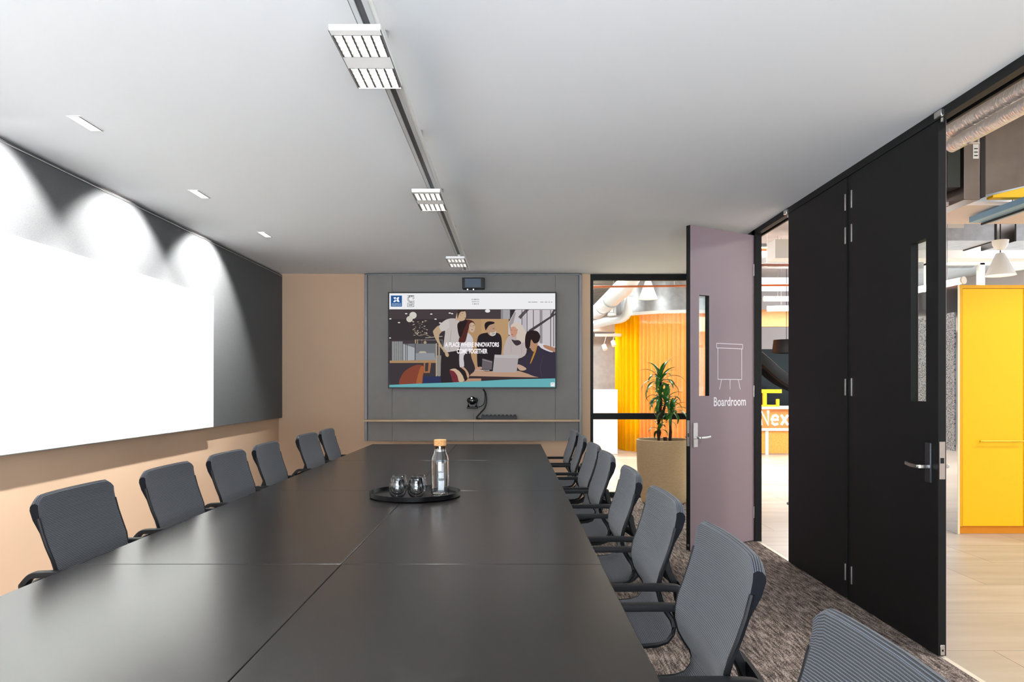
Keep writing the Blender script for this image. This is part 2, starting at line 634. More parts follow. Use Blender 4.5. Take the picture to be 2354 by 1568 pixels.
w5 = thing('window_5_added', 'wide window frame added behind the camera to admit fill light', 'window', (-2.5, YF - .08, .25))  # window added so that fill light enters from behind the camera
w5['kind'] = 'structure'
fr5 = MB()
for x in (0, 1.05, 2.12, 3.19, 4.24):
    fr5.box(x, x + .06, 0, .05, 0, 2.3)
fr5.box(0, 4.3, 0, .05, 0, .06).box(0, 4.3, 0, .05, 2.24, 2.3)
fr5.build('frame', BLACKPAINT, w5)

# ------------------------------------------------------------------ left wall: felt board and whiteboard
tag(MB().box(XL + .002, -2.772, YF + .3, YB - 0.004, 0.966, 2.685).build('pinboard', GREYBOARD, bev=0.002),
    'large grey felt pinboard covering the left wall from the ceiling down', 'pinboard')
wb = thing('whiteboard', 'big white glossy whiteboard lit by the ceiling washers', 'whiteboard', (-2.772, -0.9, 0.962))
MB().box(0, 0.02, 0, 7.56, 0.004, 1.212).build('writing_surface', WHITEBOARD, wb, bev=0.002)
MB().box(0, 0.021, 0, 7.56, 0.0, 0.004).build('bottom_trim', CHROME, wb)
tag(MB().box(-2.772, -2.764, YF + .3, YB - 0.01, 2.664, 2.670).build('picture_rail', CHROME), 'thin silver rail along the top of the grey pinboard', 'rail')

# ------------------------------------------------------------------ ceiling: washers, track, louvre units
for i, wy in enumerate(WASH_Y):
    place = ['behind the camera', 'nearest the camera', 'just outside the whiteboard near end', 'largest of the three seen above the whiteboard',
             'middle one of the three above the whiteboard', 'farthest, nearest to the television wall'][i]
    t = thing('recessed_washer', 'small white recessed ceiling downlight, ' + place, 'downlight', (-2.205, wy, H), group='recessed ceiling washers')
    m = MB()
    m.box(-0.036, 0.036, -0.105, 0.105, -0.004, 0.0)
    m.build('bezel', WHITE, t)
    m = MB().box(-0.027, 0.022, -0.095, 0.095, -0.006, -0.004)
    m.build('lens', emission('washer_lens', (255, 255, 250), 1.6), t)
    m = MB().box(0.028, 0.031, -0.105, 0.105, -0.006, -0.004)
    m.build('shadow_gap', BLACKPLASTIC, t)

tr = thing('hanging_light_track', 'slim grey aluminium track hung along the ceiling centre', 'light track', (-0.49, -1.4, 2.56))
m = MB()
L = 9.0
m.box(-0.030, -0.012, 0, L, 0, 0.035); m.box(0.012, 0.030, 0, L, 0, 0.035); m.box(-0.030, 0.030, 0, L, 0.027, 0.035)
m.build('rail', mat('track_aluminium', (206, 207, 208), rough=0.35, metal=0.3), tr, bev=0.001)
MB().box(-0.0118, 0.0118, 0.01, L - .01, 0.006, 0.0265).build('slot', mat('track_slot', (70, 70, 72), rough=0.4), tr)
MB().box(-0.0315, -0.0300, 0, L, 0.0, 0.006).build('edge_line', BLACKPLASTIC, tr)
MB().box(0.030, 0.044, 0, L, 0.005, 0.03).build('side_channel', mat('pale_aluminium', (222, 222, 218), rough=0.4), tr)
for k, cy in enumerate([-0.55, 0.55, 1.66, 2.77, 3.84, 4.97, 6.09, 7.19]):
    y = cy + 1.4
    c = MB().lathe([(0.0, 0.140), (0.016, 0.139), (0.017, 0.118), (0.013, 0.106), (0.004, 0.098), (0.0, 0.098)], 0, y, 16)
    cc = c.build('ceiling_cup', CHROME, tr)
    MB().cyl((0, y, 0.034), (0, y, 0.10), 0.0012, 6).build('suspension_wire', STEEL, tr)

def louvre_unit(i, uy):
    lab = ['behind the camera', 'nearest and brightest, top centre', 'middle one halfway down the room', 'farthest one near the television'][i]
    t = thing('louvre_light', 'white rectangular louvred light on the ceiling track, ' + lab, 'light', (-0.508, uy, 2.485), group='louvred lights on the track')
    W, Ln = 0.163, 0.45
    m = MB()
    m.box(-W/2, W/2, 0, Ln, 0.016, 0.020)
    m.box(-W/2, W/2, -0.003, 0.0, -0.0, 0.020); m.box(-W/2, W/2, Ln, Ln + .003, 0, 0.020)
    m.box(-W/2 - .002, -W/2, -.003, Ln + .003, 0, 0.020); m.box(W/2, W/2 + .002, -.003, Ln + .003, 0, 0.020)
    m.box(-W/2, W/2, 0.0, 0.03, 0.0, 0.016)
    m.box(-W/2, W/2, 0.185, 0.275, 0.0, 0.016)
    m.build('housing', WHITE, t)
    MB().box(-W/2 - .003, -W/2 - .0015, -.003, Ln, -0.001, 0.003).box(W/2 + .0015, W/2 + .003, -.003, Ln, -0.001, 0.003).build('edge_line', BLACKPLASTIC, t)
    for (y0, y1) in ((0.03, 0.185), (0.275, 0.44)):
        MB().box(-W/2 + .002, W/2 - .002, y0 + .001, y1 - .001, 0.013, 0.0155).build('lamp_panel', GLOW, t)
        g = MB()
        for k in range(6):
            x = -W/2 + 0.004 + k * (W - .008) / 5
            g.box(x - .0032, x + .0032, y0, y1, -0.001, 0.012)
        for k in range(6):
            y = y0 + .002 + k * (y1 - y0 - .004) / 5
            g.box(-W/2 + .002, W/2 - .002, y - .0006, y + .0006, -0.001, 0.010)
        g.build('louvre_grid', mat('louvre_metal', (120, 120, 120), rough=0.35, metal=0.7), t)
    MB().cyl((0.018, Ln * .5, 0.02), (0.018, Ln * .5, 0.076), 0.014, 14).build('stem', WHITE, t)
for i, uy in enumerate(UNIT_Y):
    louvre_unit(i, uy)

# ------------------------------------------------------------------ end wall: television panel and devices
px0, px1, pyf = -1.765, 0.835, 8.655
m = MB()
joints = [px0 + 0.035, -1.437, 0.517, px1 - 0.035]
for k in range(3):
    m.box(joints[k] + .0015, joints[k + 1] - .0015, pyf, YB - 0.002, 0.69, 2.685)
tvp = thing('wall_panelling', 'flat grey laminate panelling behind the television', 'wall panel', ((px0 + px1) / 2, YB, 0.69))
o = m.build('panel_board', PANELGREY, tvp, loc=tvp.location)
m = MB().box(px0, px0 + 0.033, pyf - 0.02, YB - .002, 0.69, 2.69).box(px1 - 0.033, px1, pyf - 0.02, YB - .002, 0.69, 2.69)
m.box(px0, px1, pyf - 0.02, pyf - .001, 2.676, 2.69)
m.build('edge_trim', GREYEDGE, tvp, loc=tvp.location, bev=.004)
m = MB().box(-0.4632, -0.4600, pyf - 0.0006, pyf, 0.69, 1.02)
m.build('panel_joint', BLACKPLASTIC, tvp, loc=tvp.location)
tag(MB().box(px0 + 0.012, px1 - 0.035, 8.50, pyf - 0.0005, 0.928, 0.951).build('wall_shelf', OAK, bev=.001), 'narrow pale oak shelf below the television', 'shelf')

# television
SX0, SX1, SZ0, SZ1, SY = -1.452, 0.512, 1.334, 2.446, 8.5485
tv = thing('television', 'large wall mounted television showing a website with five people', 'television', ((SX0 + SX1) / 2, 8.6, SZ0))
def tvb(mb, name, mt, **kw):
    return mb.build(name, mt, tv, loc=tv.location, **kw)
tvb(MB().box(SX0 - .016, SX1 + .014, 8.55, 8.60, SZ0 - .016, SZ1 + .014), 'case', BLACKPLASTIC, bev=.004)
fr = MB().box(SX0 - .016, SX0, 8.545, 8.55, SZ0 - .016, SZ1 + .014).box(SX1, SX1 + .014, 8.545, 8.55, SZ0 - .016, SZ1 + .014)
fr.box(SX0, SX1, 8.545, 8.55, SZ0 - .016, SZ0).box(SX0, SX1, 8.545, 8.55, SZ1, SZ1 + .014)
tvb(fr, 'bezel', BLACKPLASTIC)
tvb(MB().box(-0.75, -0.15, 8.60, pyf - .001, 1.7, 2.15), 'wall_bracket', BLACKPLASTIC)
tvb(MB().lathe([(0, -.012), (.006, -.01), (.006, 0), (0, 0)], 0.33, 8.56, 10), 'status_lamp', emission('tv_led', (255, 255, 255), 2)) if False else None

scr_cols, scr = [], MB()
def smi(rgb):
    rgb = tuple(rgb)
    if rgb not in scr_cols:
        scr_cols.append(rgb)
    return scr_cols.index(rgb)
layer = [0]
def sp(px, py):
    return (SX0 + (px - 85) / 2195.0 * (SX1 - SX0), SZ1 - (py - 78) / 1242.0 * (SZ1 - SZ0))
def poly(rgb, pts, step=True):
    if step:
        layer[0] += 1
    y = SY - 0.00005 * layer[0]
    v = []
    for p in pts:
        x, z = sp(*p)
        v.append((min(max(x, SX0), SX1), y, min(max(z, SZ0), SZ1)))
    # orient to face the room
    a = sum(v[i][0] * v[(i + 1) % len(v)][2] - v[(i + 1) % len(v)][0] * v[i][2] for i in range(len(v)))
    if a < 0:
        v.reverse()
    scr.add(v, [tuple(range(len(v)))], smi(rgb))
def rect(rgb, x0, y0, x1, y1, step=True):
    poly(rgb, [(x0, y0), (x1, y0), (x1, y1), (x0, y1)], step)
def ell(rgb, cx, cy, rx, ry, n=22, a0=0, step=True):
    poly(rgb, [(cx + rx * math.cos(2 * math.pi * i / n + a0), cy + ry * math.sin(2 * math.pi * i / n + a0)) for i in range(n)], step)
def spl(rgb, pts):          # closed smooth outline through the given points
    out, n = [], len(pts)
    for i in range(n):
        p0, p1, p2, p3 = pts[i - 1], pts[i], pts[(i + 1) % n], pts[(i + 2) % n]
        for t in (0, .33, .67):
            q = []
            for d in (0, 1):
                q.append(0.5 * (2 * p1[d] + (p2[d] - p0[d]) * t + (2 * p0[d] - 5 * p1[d] + 4 * p2[d] - p3[d]) * t * t + (3 * p1[d] - p0[d] - 3 * p2[d] + p3[d]) * t ** 3))
            out.append(tuple(q))
    poly(rgb, out)
def line(rgb, pts, w):
    for a, b in zip(pts, pts[1:]):
        dx, dy = b[0] - a[0], b[1] - a[1]
        l = math.hypot(dx, dy) or 1
        nx, ny = -dy / l * w / 2, dx / l * w / 2
        poly(rgb, [(a[0] + nx, a[1] + ny), (b[0] + nx, b[1] + ny), (b[0] - nx, b[1] - ny), (a[0] - nx, a[1] - ny)], False)
def stext(rgb, s, x0, x1, ybase, hpx, bold=0.0):
    layer[0] += 1
    v, f = text_mesh(s, 1.0, 1.0, bold)
    w = max(p[0] for p in v) - min(p[0] for p in v)
    mn = min(p[0] for p in v)
    out = []
    for p in v:
        X, Z = sp(x0 + (p[0] - mn) / w * (x1 - x0), ybase - p[1] / 0.70 * hpx)
        out.append((X, SY - 0.00005 * layer[0], Z))
    scr.add(out, f, smi(rgb))

W_ = (236, 236, 238)
rect((50, 44, 46), 85, 78, 2280, 1320)
rect(W_, 85, 78, 2280, 290)
rect((22, 88, 170), 105, 108, 252, 254)
spl((240, 244, 250), [(140, 135), (170, 130), (178, 150), (196, 128), (216, 134), (206, 160), (220, 190), (196, 192), (178, 178), (160, 194), (136, 190), (150, 176), (160, 158), (148, 150)])
spl((22, 88, 170), [(168, 146), (186, 160), (174, 176), (164, 160)])
stext((230, 240, 250), 'THE UNIVERSITY OF', 118, 240, 219, 11)
stext((230, 240, 250), 'MELBOURNE', 118, 240, 241, 14)
D_ = (52, 52, 54)
for q in ([(324, 108), (410, 108), (410, 150), (388, 150)], [(410, 170), (410, 256), (326, 256), (326, 208), (392, 208), (392, 238), (336, 238)]):
    line(D_, q, 5)
arc = [(372 + 40 * math.cos(math.radians(t)), 154 + 38 * math.sin(math.radians(t))) for t in range(-50, -311, -20)]
line(D_, arc, 19)
line(W_, arc, 9)
stext(D_, 'hub', 342, 386, 234, 17, .02)
for k, s in enumerate(('A PLACE', 'WHERE', 'IDEAS')):
    pass
stext((80, 80, 84), 'IN MIND', 1174, 1274, 166, 14, .01)
stext((80, 80, 84), 'GOOD CO', 1176, 1272, 196, 16, .01)
stext((80, 80, 84), 'A MOVE', 1178, 1272, 226, 14, .01)
for (a, b) in ((1922, 1960), (1968, 2044), (2082, 2124), (2140, 2176), (2190, 2210), (2222, 2242)):
    rect((150, 150, 152), a, 190, b, 198, False)
# background of the picture: dark ceiling, room, windows
rect((56, 48, 50), 85, 296, 1700, 760)
rect((70, 58, 62), 85, 296, 1600, 420)
rect((66, 56, 62), 85, 700, 760, 1320)
ell((226, 222, 210), 398, 370, 48, 46)
ell((222, 216, 200), 352, 420, 42, 40)
for (a, b) in ((640, 353), (696, 420), (757, 471), (213, 466), (98, 416), (308, 348), (92, 670), (915, 348), (884, 340)):
    ell((240, 236, 230), a, b, 16, 7, 10)
random.seed(4)
for k in range(46):
    ell(random.choice([(190, 170, 140), (120, 104, 92), (214, 200, 176)]), random.uniform(395, 590), random.uniform(440, 640), random.uniform(4, 13), random.uniform(3, 8), 8, random.random() * 3, k == 0)
line((150, 132, 112), [(420, 560), (430, 610), (480, 640), (560, 620), (640, 660), (780, 650)], 9)
line((200, 190, 180), [(560, 668), (790, 646)], 7)
rect((120, 112, 116), 430, 690, 790, 775)
rect((60, 52, 56), 440, 700, 780, 768)
for x in (424, 452, 508, 552):
    rect((190, 160, 120), x, 690, x + 13, 765, False)
ell((188, 160, 120), 558, 730, 20, 20)
rect((148, 150, 150), 120, 715, 260, 1000)
for x in (150, 176, 205, 236):
    rect((70, 64, 60), x, 700, x + 7, 1000, False)
rect((116, 118, 122), 265, 745, 700, 970)
poly((176, 182, 188), [(270, 750), (420, 800), (420, 962), (270, 968)])
poly((150, 154, 160), [(430, 870), (680, 868), (700, 962), (430, 962)])
poly((196, 186, 168), [(470, 868), (490, 845), (560, 845), (580, 868)])
for x in (295, 318, 424):
    rect((60, 54, 54), x, 740, x + 8, 1000, False)
poly((190, 140, 92), [(90, 968), (700, 962), (700, 998), (90, 1000)])
rect((60, 52, 58), 90, 1000, 760, 1290)
poly((184, 112, 60), [(540, 1000), (640, 990), (620, 1130), (540, 1132)])
poly((62, 54, 60), [(560, 1000), (604, 996), (596, 1110), (556, 1112)])
for x in (700, 735):
    rect((196, 176, 146), x, 740, x + 16, 1185, False)
rect((150, 146, 140), 718, 900, 770, 1170)
poly((40, 46, 92), [(500, 1180), (770, 1175), (770, 1262), (500, 1285)])
spl((150, 62, 40), [(220, 1285), (235, 1190), (300, 1100), (400, 1040), (480, 1022), (535, 1040), (543, 1090), (530, 1180), (510, 1280), (360, 1300)])
spl((186, 94, 44), [(440, 1280), (470, 1140), (500, 1050), (535, 1045), (540, 1090), (525, 1180), (508, 1278)])
# wooden wall, white column, window wall
rect((206, 158, 104), 1100, 418, 1665, 1100)
rect((196, 148, 98), 1100, 418, 1300, 1100)
rect((176, 172, 176), 1560, 296, 1680, 418)
rect((146, 140, 146), 1560, 296, 1590, 418)
ell((226, 224, 224), 1385, 312, 34, 22)
poly((216, 208, 214), [(1660, 470), (1755, 296), (2280, 296), (2280, 800), (1900, 800), (1660, 620)])
poly((170, 156, 160), [(1665, 480), (1740, 330), (1760, 330), (1690, 620)])
poly((92, 82, 84), [(1790, 390), (1880, 296), (1935, 296), (1820, 420)])
poly((198, 190, 204), [(1850, 400), (1890, 360), (1890, 600), (1850, 560)])
for x in (1835, 1902, 1985, 2078, 2098, 2215, 2255):
    rect((74, 60, 66), x, 300, x + 9, 780, False)
poly((74, 62, 66), [(1920, 570), (2280, 340), (2280, 366), (1980, 575)])
poly((74, 62, 66), [(2200, 400), (2255, 296), (2280, 296), (2280, 310), (2225, 410)])
# table and chair
poly((206, 156, 122), [(1210, 1085), (1800, 1105), (2060, 1190), (1140, 1180)])
poly((60, 44, 48), [(1130, 1172), (2060, 1192), (2060, 1212), (1130, 1215)])
poly((198, 146, 112), [(1100, 1205), (1300, 1205), (1300, 1250), (1060, 1262)])
# standing man on the left
spl((44, 36, 40), [(785, 890), (900, 830), (1010, 850), (1030, 1000), (1100, 1100), (1080, 1240), (900, 1270), (780, 1270), (765, 1080)])
spl((206, 196, 190), [(745, 510), (830, 430), (930, 410), (1010, 440), (1030, 560), (1020, 700), (1000, 820), (900, 850), (800, 850), (810, 700), (820, 560)])
spl((206, 170, 130), [(740, 505), (790, 570), (750, 620), (745, 700), (800, 800), (870, 880), (860, 920), (830, 905), (815, 860), (760, 790), (700, 690), (665, 600), (672, 565)])
spl((216, 206, 200), [(745, 510), (800, 455), (860, 425), (880, 520), (840, 560), (775, 580)])
spl((214, 176, 136), [(990, 320), (1040, 300), (1090, 320), (1100, 385), (1080, 430), (1050, 452), (1000, 440), (960, 430)])
spl((60, 44, 36), [(985, 400), (985, 330), (1000, 298), (1090, 298), (1080, 318), (1035, 322), (1010, 350), (990, 410)])
# woman with long hair
spl((214, 208, 214), [(1090, 600), (1150, 620), (1190, 680), (1195, 760), (1170, 850), (1070, 900), (1075, 1040), (1020, 1060), (1010, 900), (1030, 740)])
spl((50, 40, 46), [(1085, 880), (1150, 850), (1175, 940), (1220, 1080), (1150, 1150), (1080, 1080)])
spl((88, 36, 30), [(1080, 430), (1150, 430), (1205, 460), (1215, 520), (1160, 500), (1130, 560), (1110, 650), (1080, 730), (1000, 720), (1030, 600), (1000, 520), (1050, 460)])
spl((40, 26, 28), [(1080, 440), (1120, 440), (1070, 560), (1030, 660), (1000, 620), (985, 490), (1030, 450)])
spl((220, 180, 152), [(1150, 480), (1190, 465), (1215, 500), (1215, 560), (1190, 596), (1150, 580), (1140, 530)])
line((70, 50, 46), [(1150, 515), (1210, 522)], 5)
# man in black
spl((34, 28, 34), [(1370, 600), (1500, 600), (1560, 640), (1575, 760), (1560, 930), (1530, 1090), (1280, 1090), (1245, 900), (1245, 720), (1275, 630)])
spl((200, 152, 118), [(1370, 500), (1420, 475), (1480, 490), (1492, 560), (1480, 620), (1440, 645), (1390, 610)])
spl((214, 206, 200), [(1420, 595), (1460, 600), (1495, 575), (1490, 625), (1450, 645), (1418, 625)])
spl((30, 24, 26), [(1345, 510), (1355, 470), (1400, 450), (1470, 458), (1470, 480), (1410, 500), (1375, 545), (1360, 570)])
# blonde woman
spl((200, 184, 180), [(1660, 650), (1740, 630), (1850, 700), (1900, 780), (1880, 900), (1740, 950), (1600, 900), (1610, 760)])
spl((226, 206, 186), [(1690, 520), (1720, 478), (1790, 470), (1850, 510), (1890, 620), (1890, 700), (1820, 740), (1770, 700), (1770, 600), (1740, 560)])
spl((222, 150, 120), [(1690, 540), (1740, 520), (1780, 570), (1760, 640), (1720, 660), (1690, 620)])
line((60, 40, 40), [(1690, 560), (1740, 578), (1785, 560)], 6)
spl((60, 46, 54), [(1700, 690), (1760, 770), (1830, 740), (1800, 700), (1740, 700)])
# man at the right
spl((52, 44, 66), [(2040, 770), (2160, 800), (2280, 850), (2290, 1210), (2060, 1190), (1900, 1130), (1790, 1000), (1870, 920), (1960, 850)])
spl((230, 220, 226), [(2060, 740), (2150, 760), (2250, 850), (2200, 850), (2090, 800)])
spl((196, 130, 96), [(2130, 760), (2270, 800), (2280, 850), (2250, 850), (2140, 800)])
spl((200, 140, 104), [(1930, 690), (1990, 640), (2050, 740), (2000, 850), (1950, 800)])
spl((40, 26, 28), [(1900, 600), (1950, 570), (2040, 580), (2078, 640), (2060, 720), (2000, 740), (1960, 690), (1940, 800), (1890, 800), (1880, 690)])
spl((214, 140, 30), [(2000, 850), (2040, 770), (2020, 860), (1960, 1000), (1950, 990)])
# laptops, papers, hands
poly((186, 174, 176), [(1478, 890), (1796, 898), (1768, 1125), (1452, 1122)])
poly((200, 192, 194), [(1478, 890), (1796, 898), (1790, 940), (1474, 930)])
poly((108, 96, 102), [(1315, 940), (1450, 975), (1440, 1088), (1310, 1080)])
line((190, 180, 184), [(1320, 955), (1440, 990)], 7)
line((190, 180, 184), [(1220, 1090), (1410, 1098)], 10)
spl((210, 150, 120), [(1240, 1060), (1300, 1050), (1310, 1075), (1270, 1088), (1235, 1085)])
spl((214, 168, 140), [(1780, 1020), (1830, 1030), (1895, 1070), (1880, 1095), (1820, 1100), (1780, 1060)])
for q in ([(1045, 345), (1062, 342)], [(1078, 405), (1092, 404)], [(1150, 500), (1165, 500)], [(1190, 504), (1206, 504)], [(1168, 560), (1190, 560)], [(1450, 545), (1478, 548)], [(1440, 620), (1478, 612)], [(1700, 622), (1722, 626)]):
    line((96, 58, 48), q, 6)
line((184, 140, 104), [(1030, 330), (1022, 372), (1036, 380)], 6)
line((150, 134, 128), [(905, 560), (890, 700), (880, 830)], 4)
line((176, 156, 156), [(1690, 720), (1700, 860)], 5)
line((176, 156, 156), [(1840, 760), (1830, 880)], 5)
line((70, 60, 86), [(2120, 900), (2080, 1060), (2100, 1180)], 6)
# striped chairs in front
spl((40, 30, 34), [(1010, 1060), (1080, 1080), (1120, 1150), (1115, 1215), (1080, 1240), (1060, 1160)])
spl((128, 36, 46), [(880, 1095), (930, 1100), (985, 1160), (1005, 1252), (930, 1256), (900, 1160)])
spl((222, 184, 150), [(885, 1090), (960, 1075), (1030, 1130), (1080, 1230), (1010, 1252), (985, 1170), (940, 1110)])
spl((40, 30, 34), [(960, 1072), (1020, 1062), (1080, 1110), (1120, 1205), (1080, 1228), (1040, 1130)])
spl((210, 158, 122), [(1030, 1058), (1070, 1055), (1120, 1110), (1142, 1170), (1120, 1200), (1090, 1110)])
# turquoise swoosh and corner icon
poly((92, 190, 198), [(85, 1290), (480, 1272), (900, 1258), (1300, 1238), (1700, 1216), (2280, 1204), (2280, 1320), (85, 1320)])
rect((232, 236, 240), 2218, 1258, 2272, 1310)
line((60, 80, 150), [(2232, 1276), (2258, 1276), (2258, 1296)], 5)
line((90, 90, 100), [(2232, 1296), (2232, 1272)], 4)
stext((246, 242, 244), 'A PLACE WHERE INNOVATORS', 822, 1536, 784, 56, .034)
stext((246, 242, 244), 'COME TOGETHER', 978, 1384, 872, 58, .034)
def screen_tone(c):
    if min(c) > 222:
        return c
    g = sum(c) / 3
    return tuple(int(.86 * (.82 * v + .18 * g) + 12) for v in c)
mats_s = [emission('screen_%03d_%03d_%03d' % c, screen_tone(c), 0.92) for c in scr_cols]
scr.build('screen', mats_s, tv, loc=tv.location, smooth=False, recalc=False)

# sensor box above, camera below, cable and power rail
sb = thing('sensor_box', 'small black conferencing sensor box above the television', 'sensor', (-0.455, 8.56, 2.495))
MB().box(-.130, .130, -.045, .05, 0, .132).build('case', BLACKPLASTIC, sb, bev=.006)
MB().box(-.100, .088, -.047, -.0452, .018, .118).build('window', mat('blue_grey_mesh', (62, 78, 98), rough=.4, noise=.5, nscale=300), sb)
MB().box(-.02, .02, .05, .094, .03, .10).build('bracket', BLACKPLASTIC, sb)
for x in (-.07, 0.0):
    MB().lathe([(0, -.014), (.006, -.012), (.006, .0), (0, .0)], x, -.03, 10).build('indicator', emission('white_led', (255, 255, 255), 2.5), sb)

pc = thing('pan_tilt_camera', 'black pan tilt camera under the television', 'camera', (-0.47, 8.56, 1.08))
MB().box(-.062, .062, -.06, .09, 0, .022).build('base', BLACKPLASTIC, pc, bev=.006)
MB().tube([(-.045, 0, .022), (-.052, 0, .10), (-.04, 0, .125)], [.014, .016, .01], 12).build('yoke', BLACKPLASTIC, pc)
MB().tube([(.045, 0, .022), (.052, 0, .10), (.04, 0, .125)], [.014, .016, .01], 12).build('yoke', BLACKPLASTIC, pc)
hd = MB()
hd.mtx = Matrix.Translation((0, 0, .095)) @ Matrix.Rotation(math.radians(28), 4, 'Y') @ Matrix.Rotation(math.radians(90), 4, 'X')
hd.lathe([(0, -.045), (.03, -.043), (.046, -.025), (.05, 0.0), (.046, .03), (.034, .047), (.030, .050), (0, .050)], 0, 0, 24)
hd.build('head', mat('glossy_black', (14, 14, 16), rough=.15), pc)
MB().box(-.018, .004, -.052, -.044, .115, .135).build('lens_glare_ring', CHROME, pc, bev=.004)

pts = []
ctrl = [(-0.345, 8.62, 1.31), (-0.315, 8.60, 1.26), (-0.305, 8.59, 1.17), (-0.325, 8.59, 1.09), (-0.375, 8.60, 1.03), (-0.415, 8.60, .985), (-0.42, 8.60, .962), (-0.36, 8.60, .959)]
def catmull(c, n=6):
    out = []
    for i in range(len(c) - 1):
        p0, p1, p2, p3 = Vector(c[max(i - 1, 0)]), Vector(c[i]), Vector(c[i + 1]), Vector(c[min(i + 2, len(c) - 1)])
        for k in range(n):
            t = k / n
            out.append(0.5 * (2 * p1 + (p2 - p0) * t + (2 * p0 - 5 * p1 + 4 * p2 - p3) * t * t + (3 * p1 - p0 - 3 * p2 + p3) * t ** 3))
    out.append(Vector(c[-1]))
    return out
tag(MB().tube(catmull(ctrl), .009, 10).build('cable', BLACKPLASTIC), 'thick black cable looping from the television to the shelf', 'cable')
tag(MB().tube(catmull([(-0.40, 8.63, 1.10), (-0.37, 8.632, 1.105), (-0.335, 8.634, 1.14), (-0.325, 8.635, 1.22), (-0.33, 8.636, 1.30)]), .005, 8).build('cable', BLACKPLASTIC),
    'thin black cable from the pan tilt camera up to the television', 'cable')
pr = thing('power_rail', 'long black socket strip lying on the oak shelf', 'power strip', (-0.155, 8.57, .951))
MB().box(-.21, .21, -.03, .03, 0, .045).build('body', BLACKPLASTIC, pr, bev=.003)
for k in range(9):
    x = -.19 + k * .0475
    MB().box(x - .012, x + .012, -.026, .026, .045, .058).build('socket', BLACKPLASTIC, pr, bev=.002)

# ------------------------------------------------------------------ tables
TX0, TXC, TX1, TZ = -1.46, -0.573, 0.302, 0.74
rows = [0.70, 2.427, 4.15, 5.87, 7.545]
rown = ['nearest the camera', 'second from the camera', 'third from the camera', 'farthest, nearest the television']
for r in range(4):
    for s, (x0, x1) in enumerate(((TX0, TXC), (TXC, TX1))):
        side = 'on the whiteboard side' if s == 0 else 'on the door side'
        cx, cy = (x0 + x1) / 2, (rows[r] + rows[r + 1]) / 2
        t = thing('meeting_table', 'black rectangular table module %s, %s' % (side, rown[r]), 'table', (cx, cy, 0), group='black table modules pushed together')
        hx, hy = (x1 - x0) / 2 - .0012, (rows[r + 1] - rows[r]) / 2 - .0012
        MB().box(-hx, hx, -hy, hy, TZ - .028, TZ).build('tabletop', TABLE, t, bev=.0022)
        for sy in (-1, 1):
            for sx in (-1, 1):
                ex = sx * (hx - .10) if (sx < 0) == (s == 1) else sx * (hx - .42)
                MB().box(ex - .025, ex + .025, sy * (hy - .12) - .025, sy * (hy - .12) + .025, 0.0, TZ - .068).build('leg', BLACKPAINT, t, bev=.003)
        for sy in (-1, 1):
            MB().box(-hx + .27, hx - .27, sy * (hy - .145), sy * (hy - .095), TZ - .068, TZ - .028).build('cross_rail', BLACKPAINT, t)

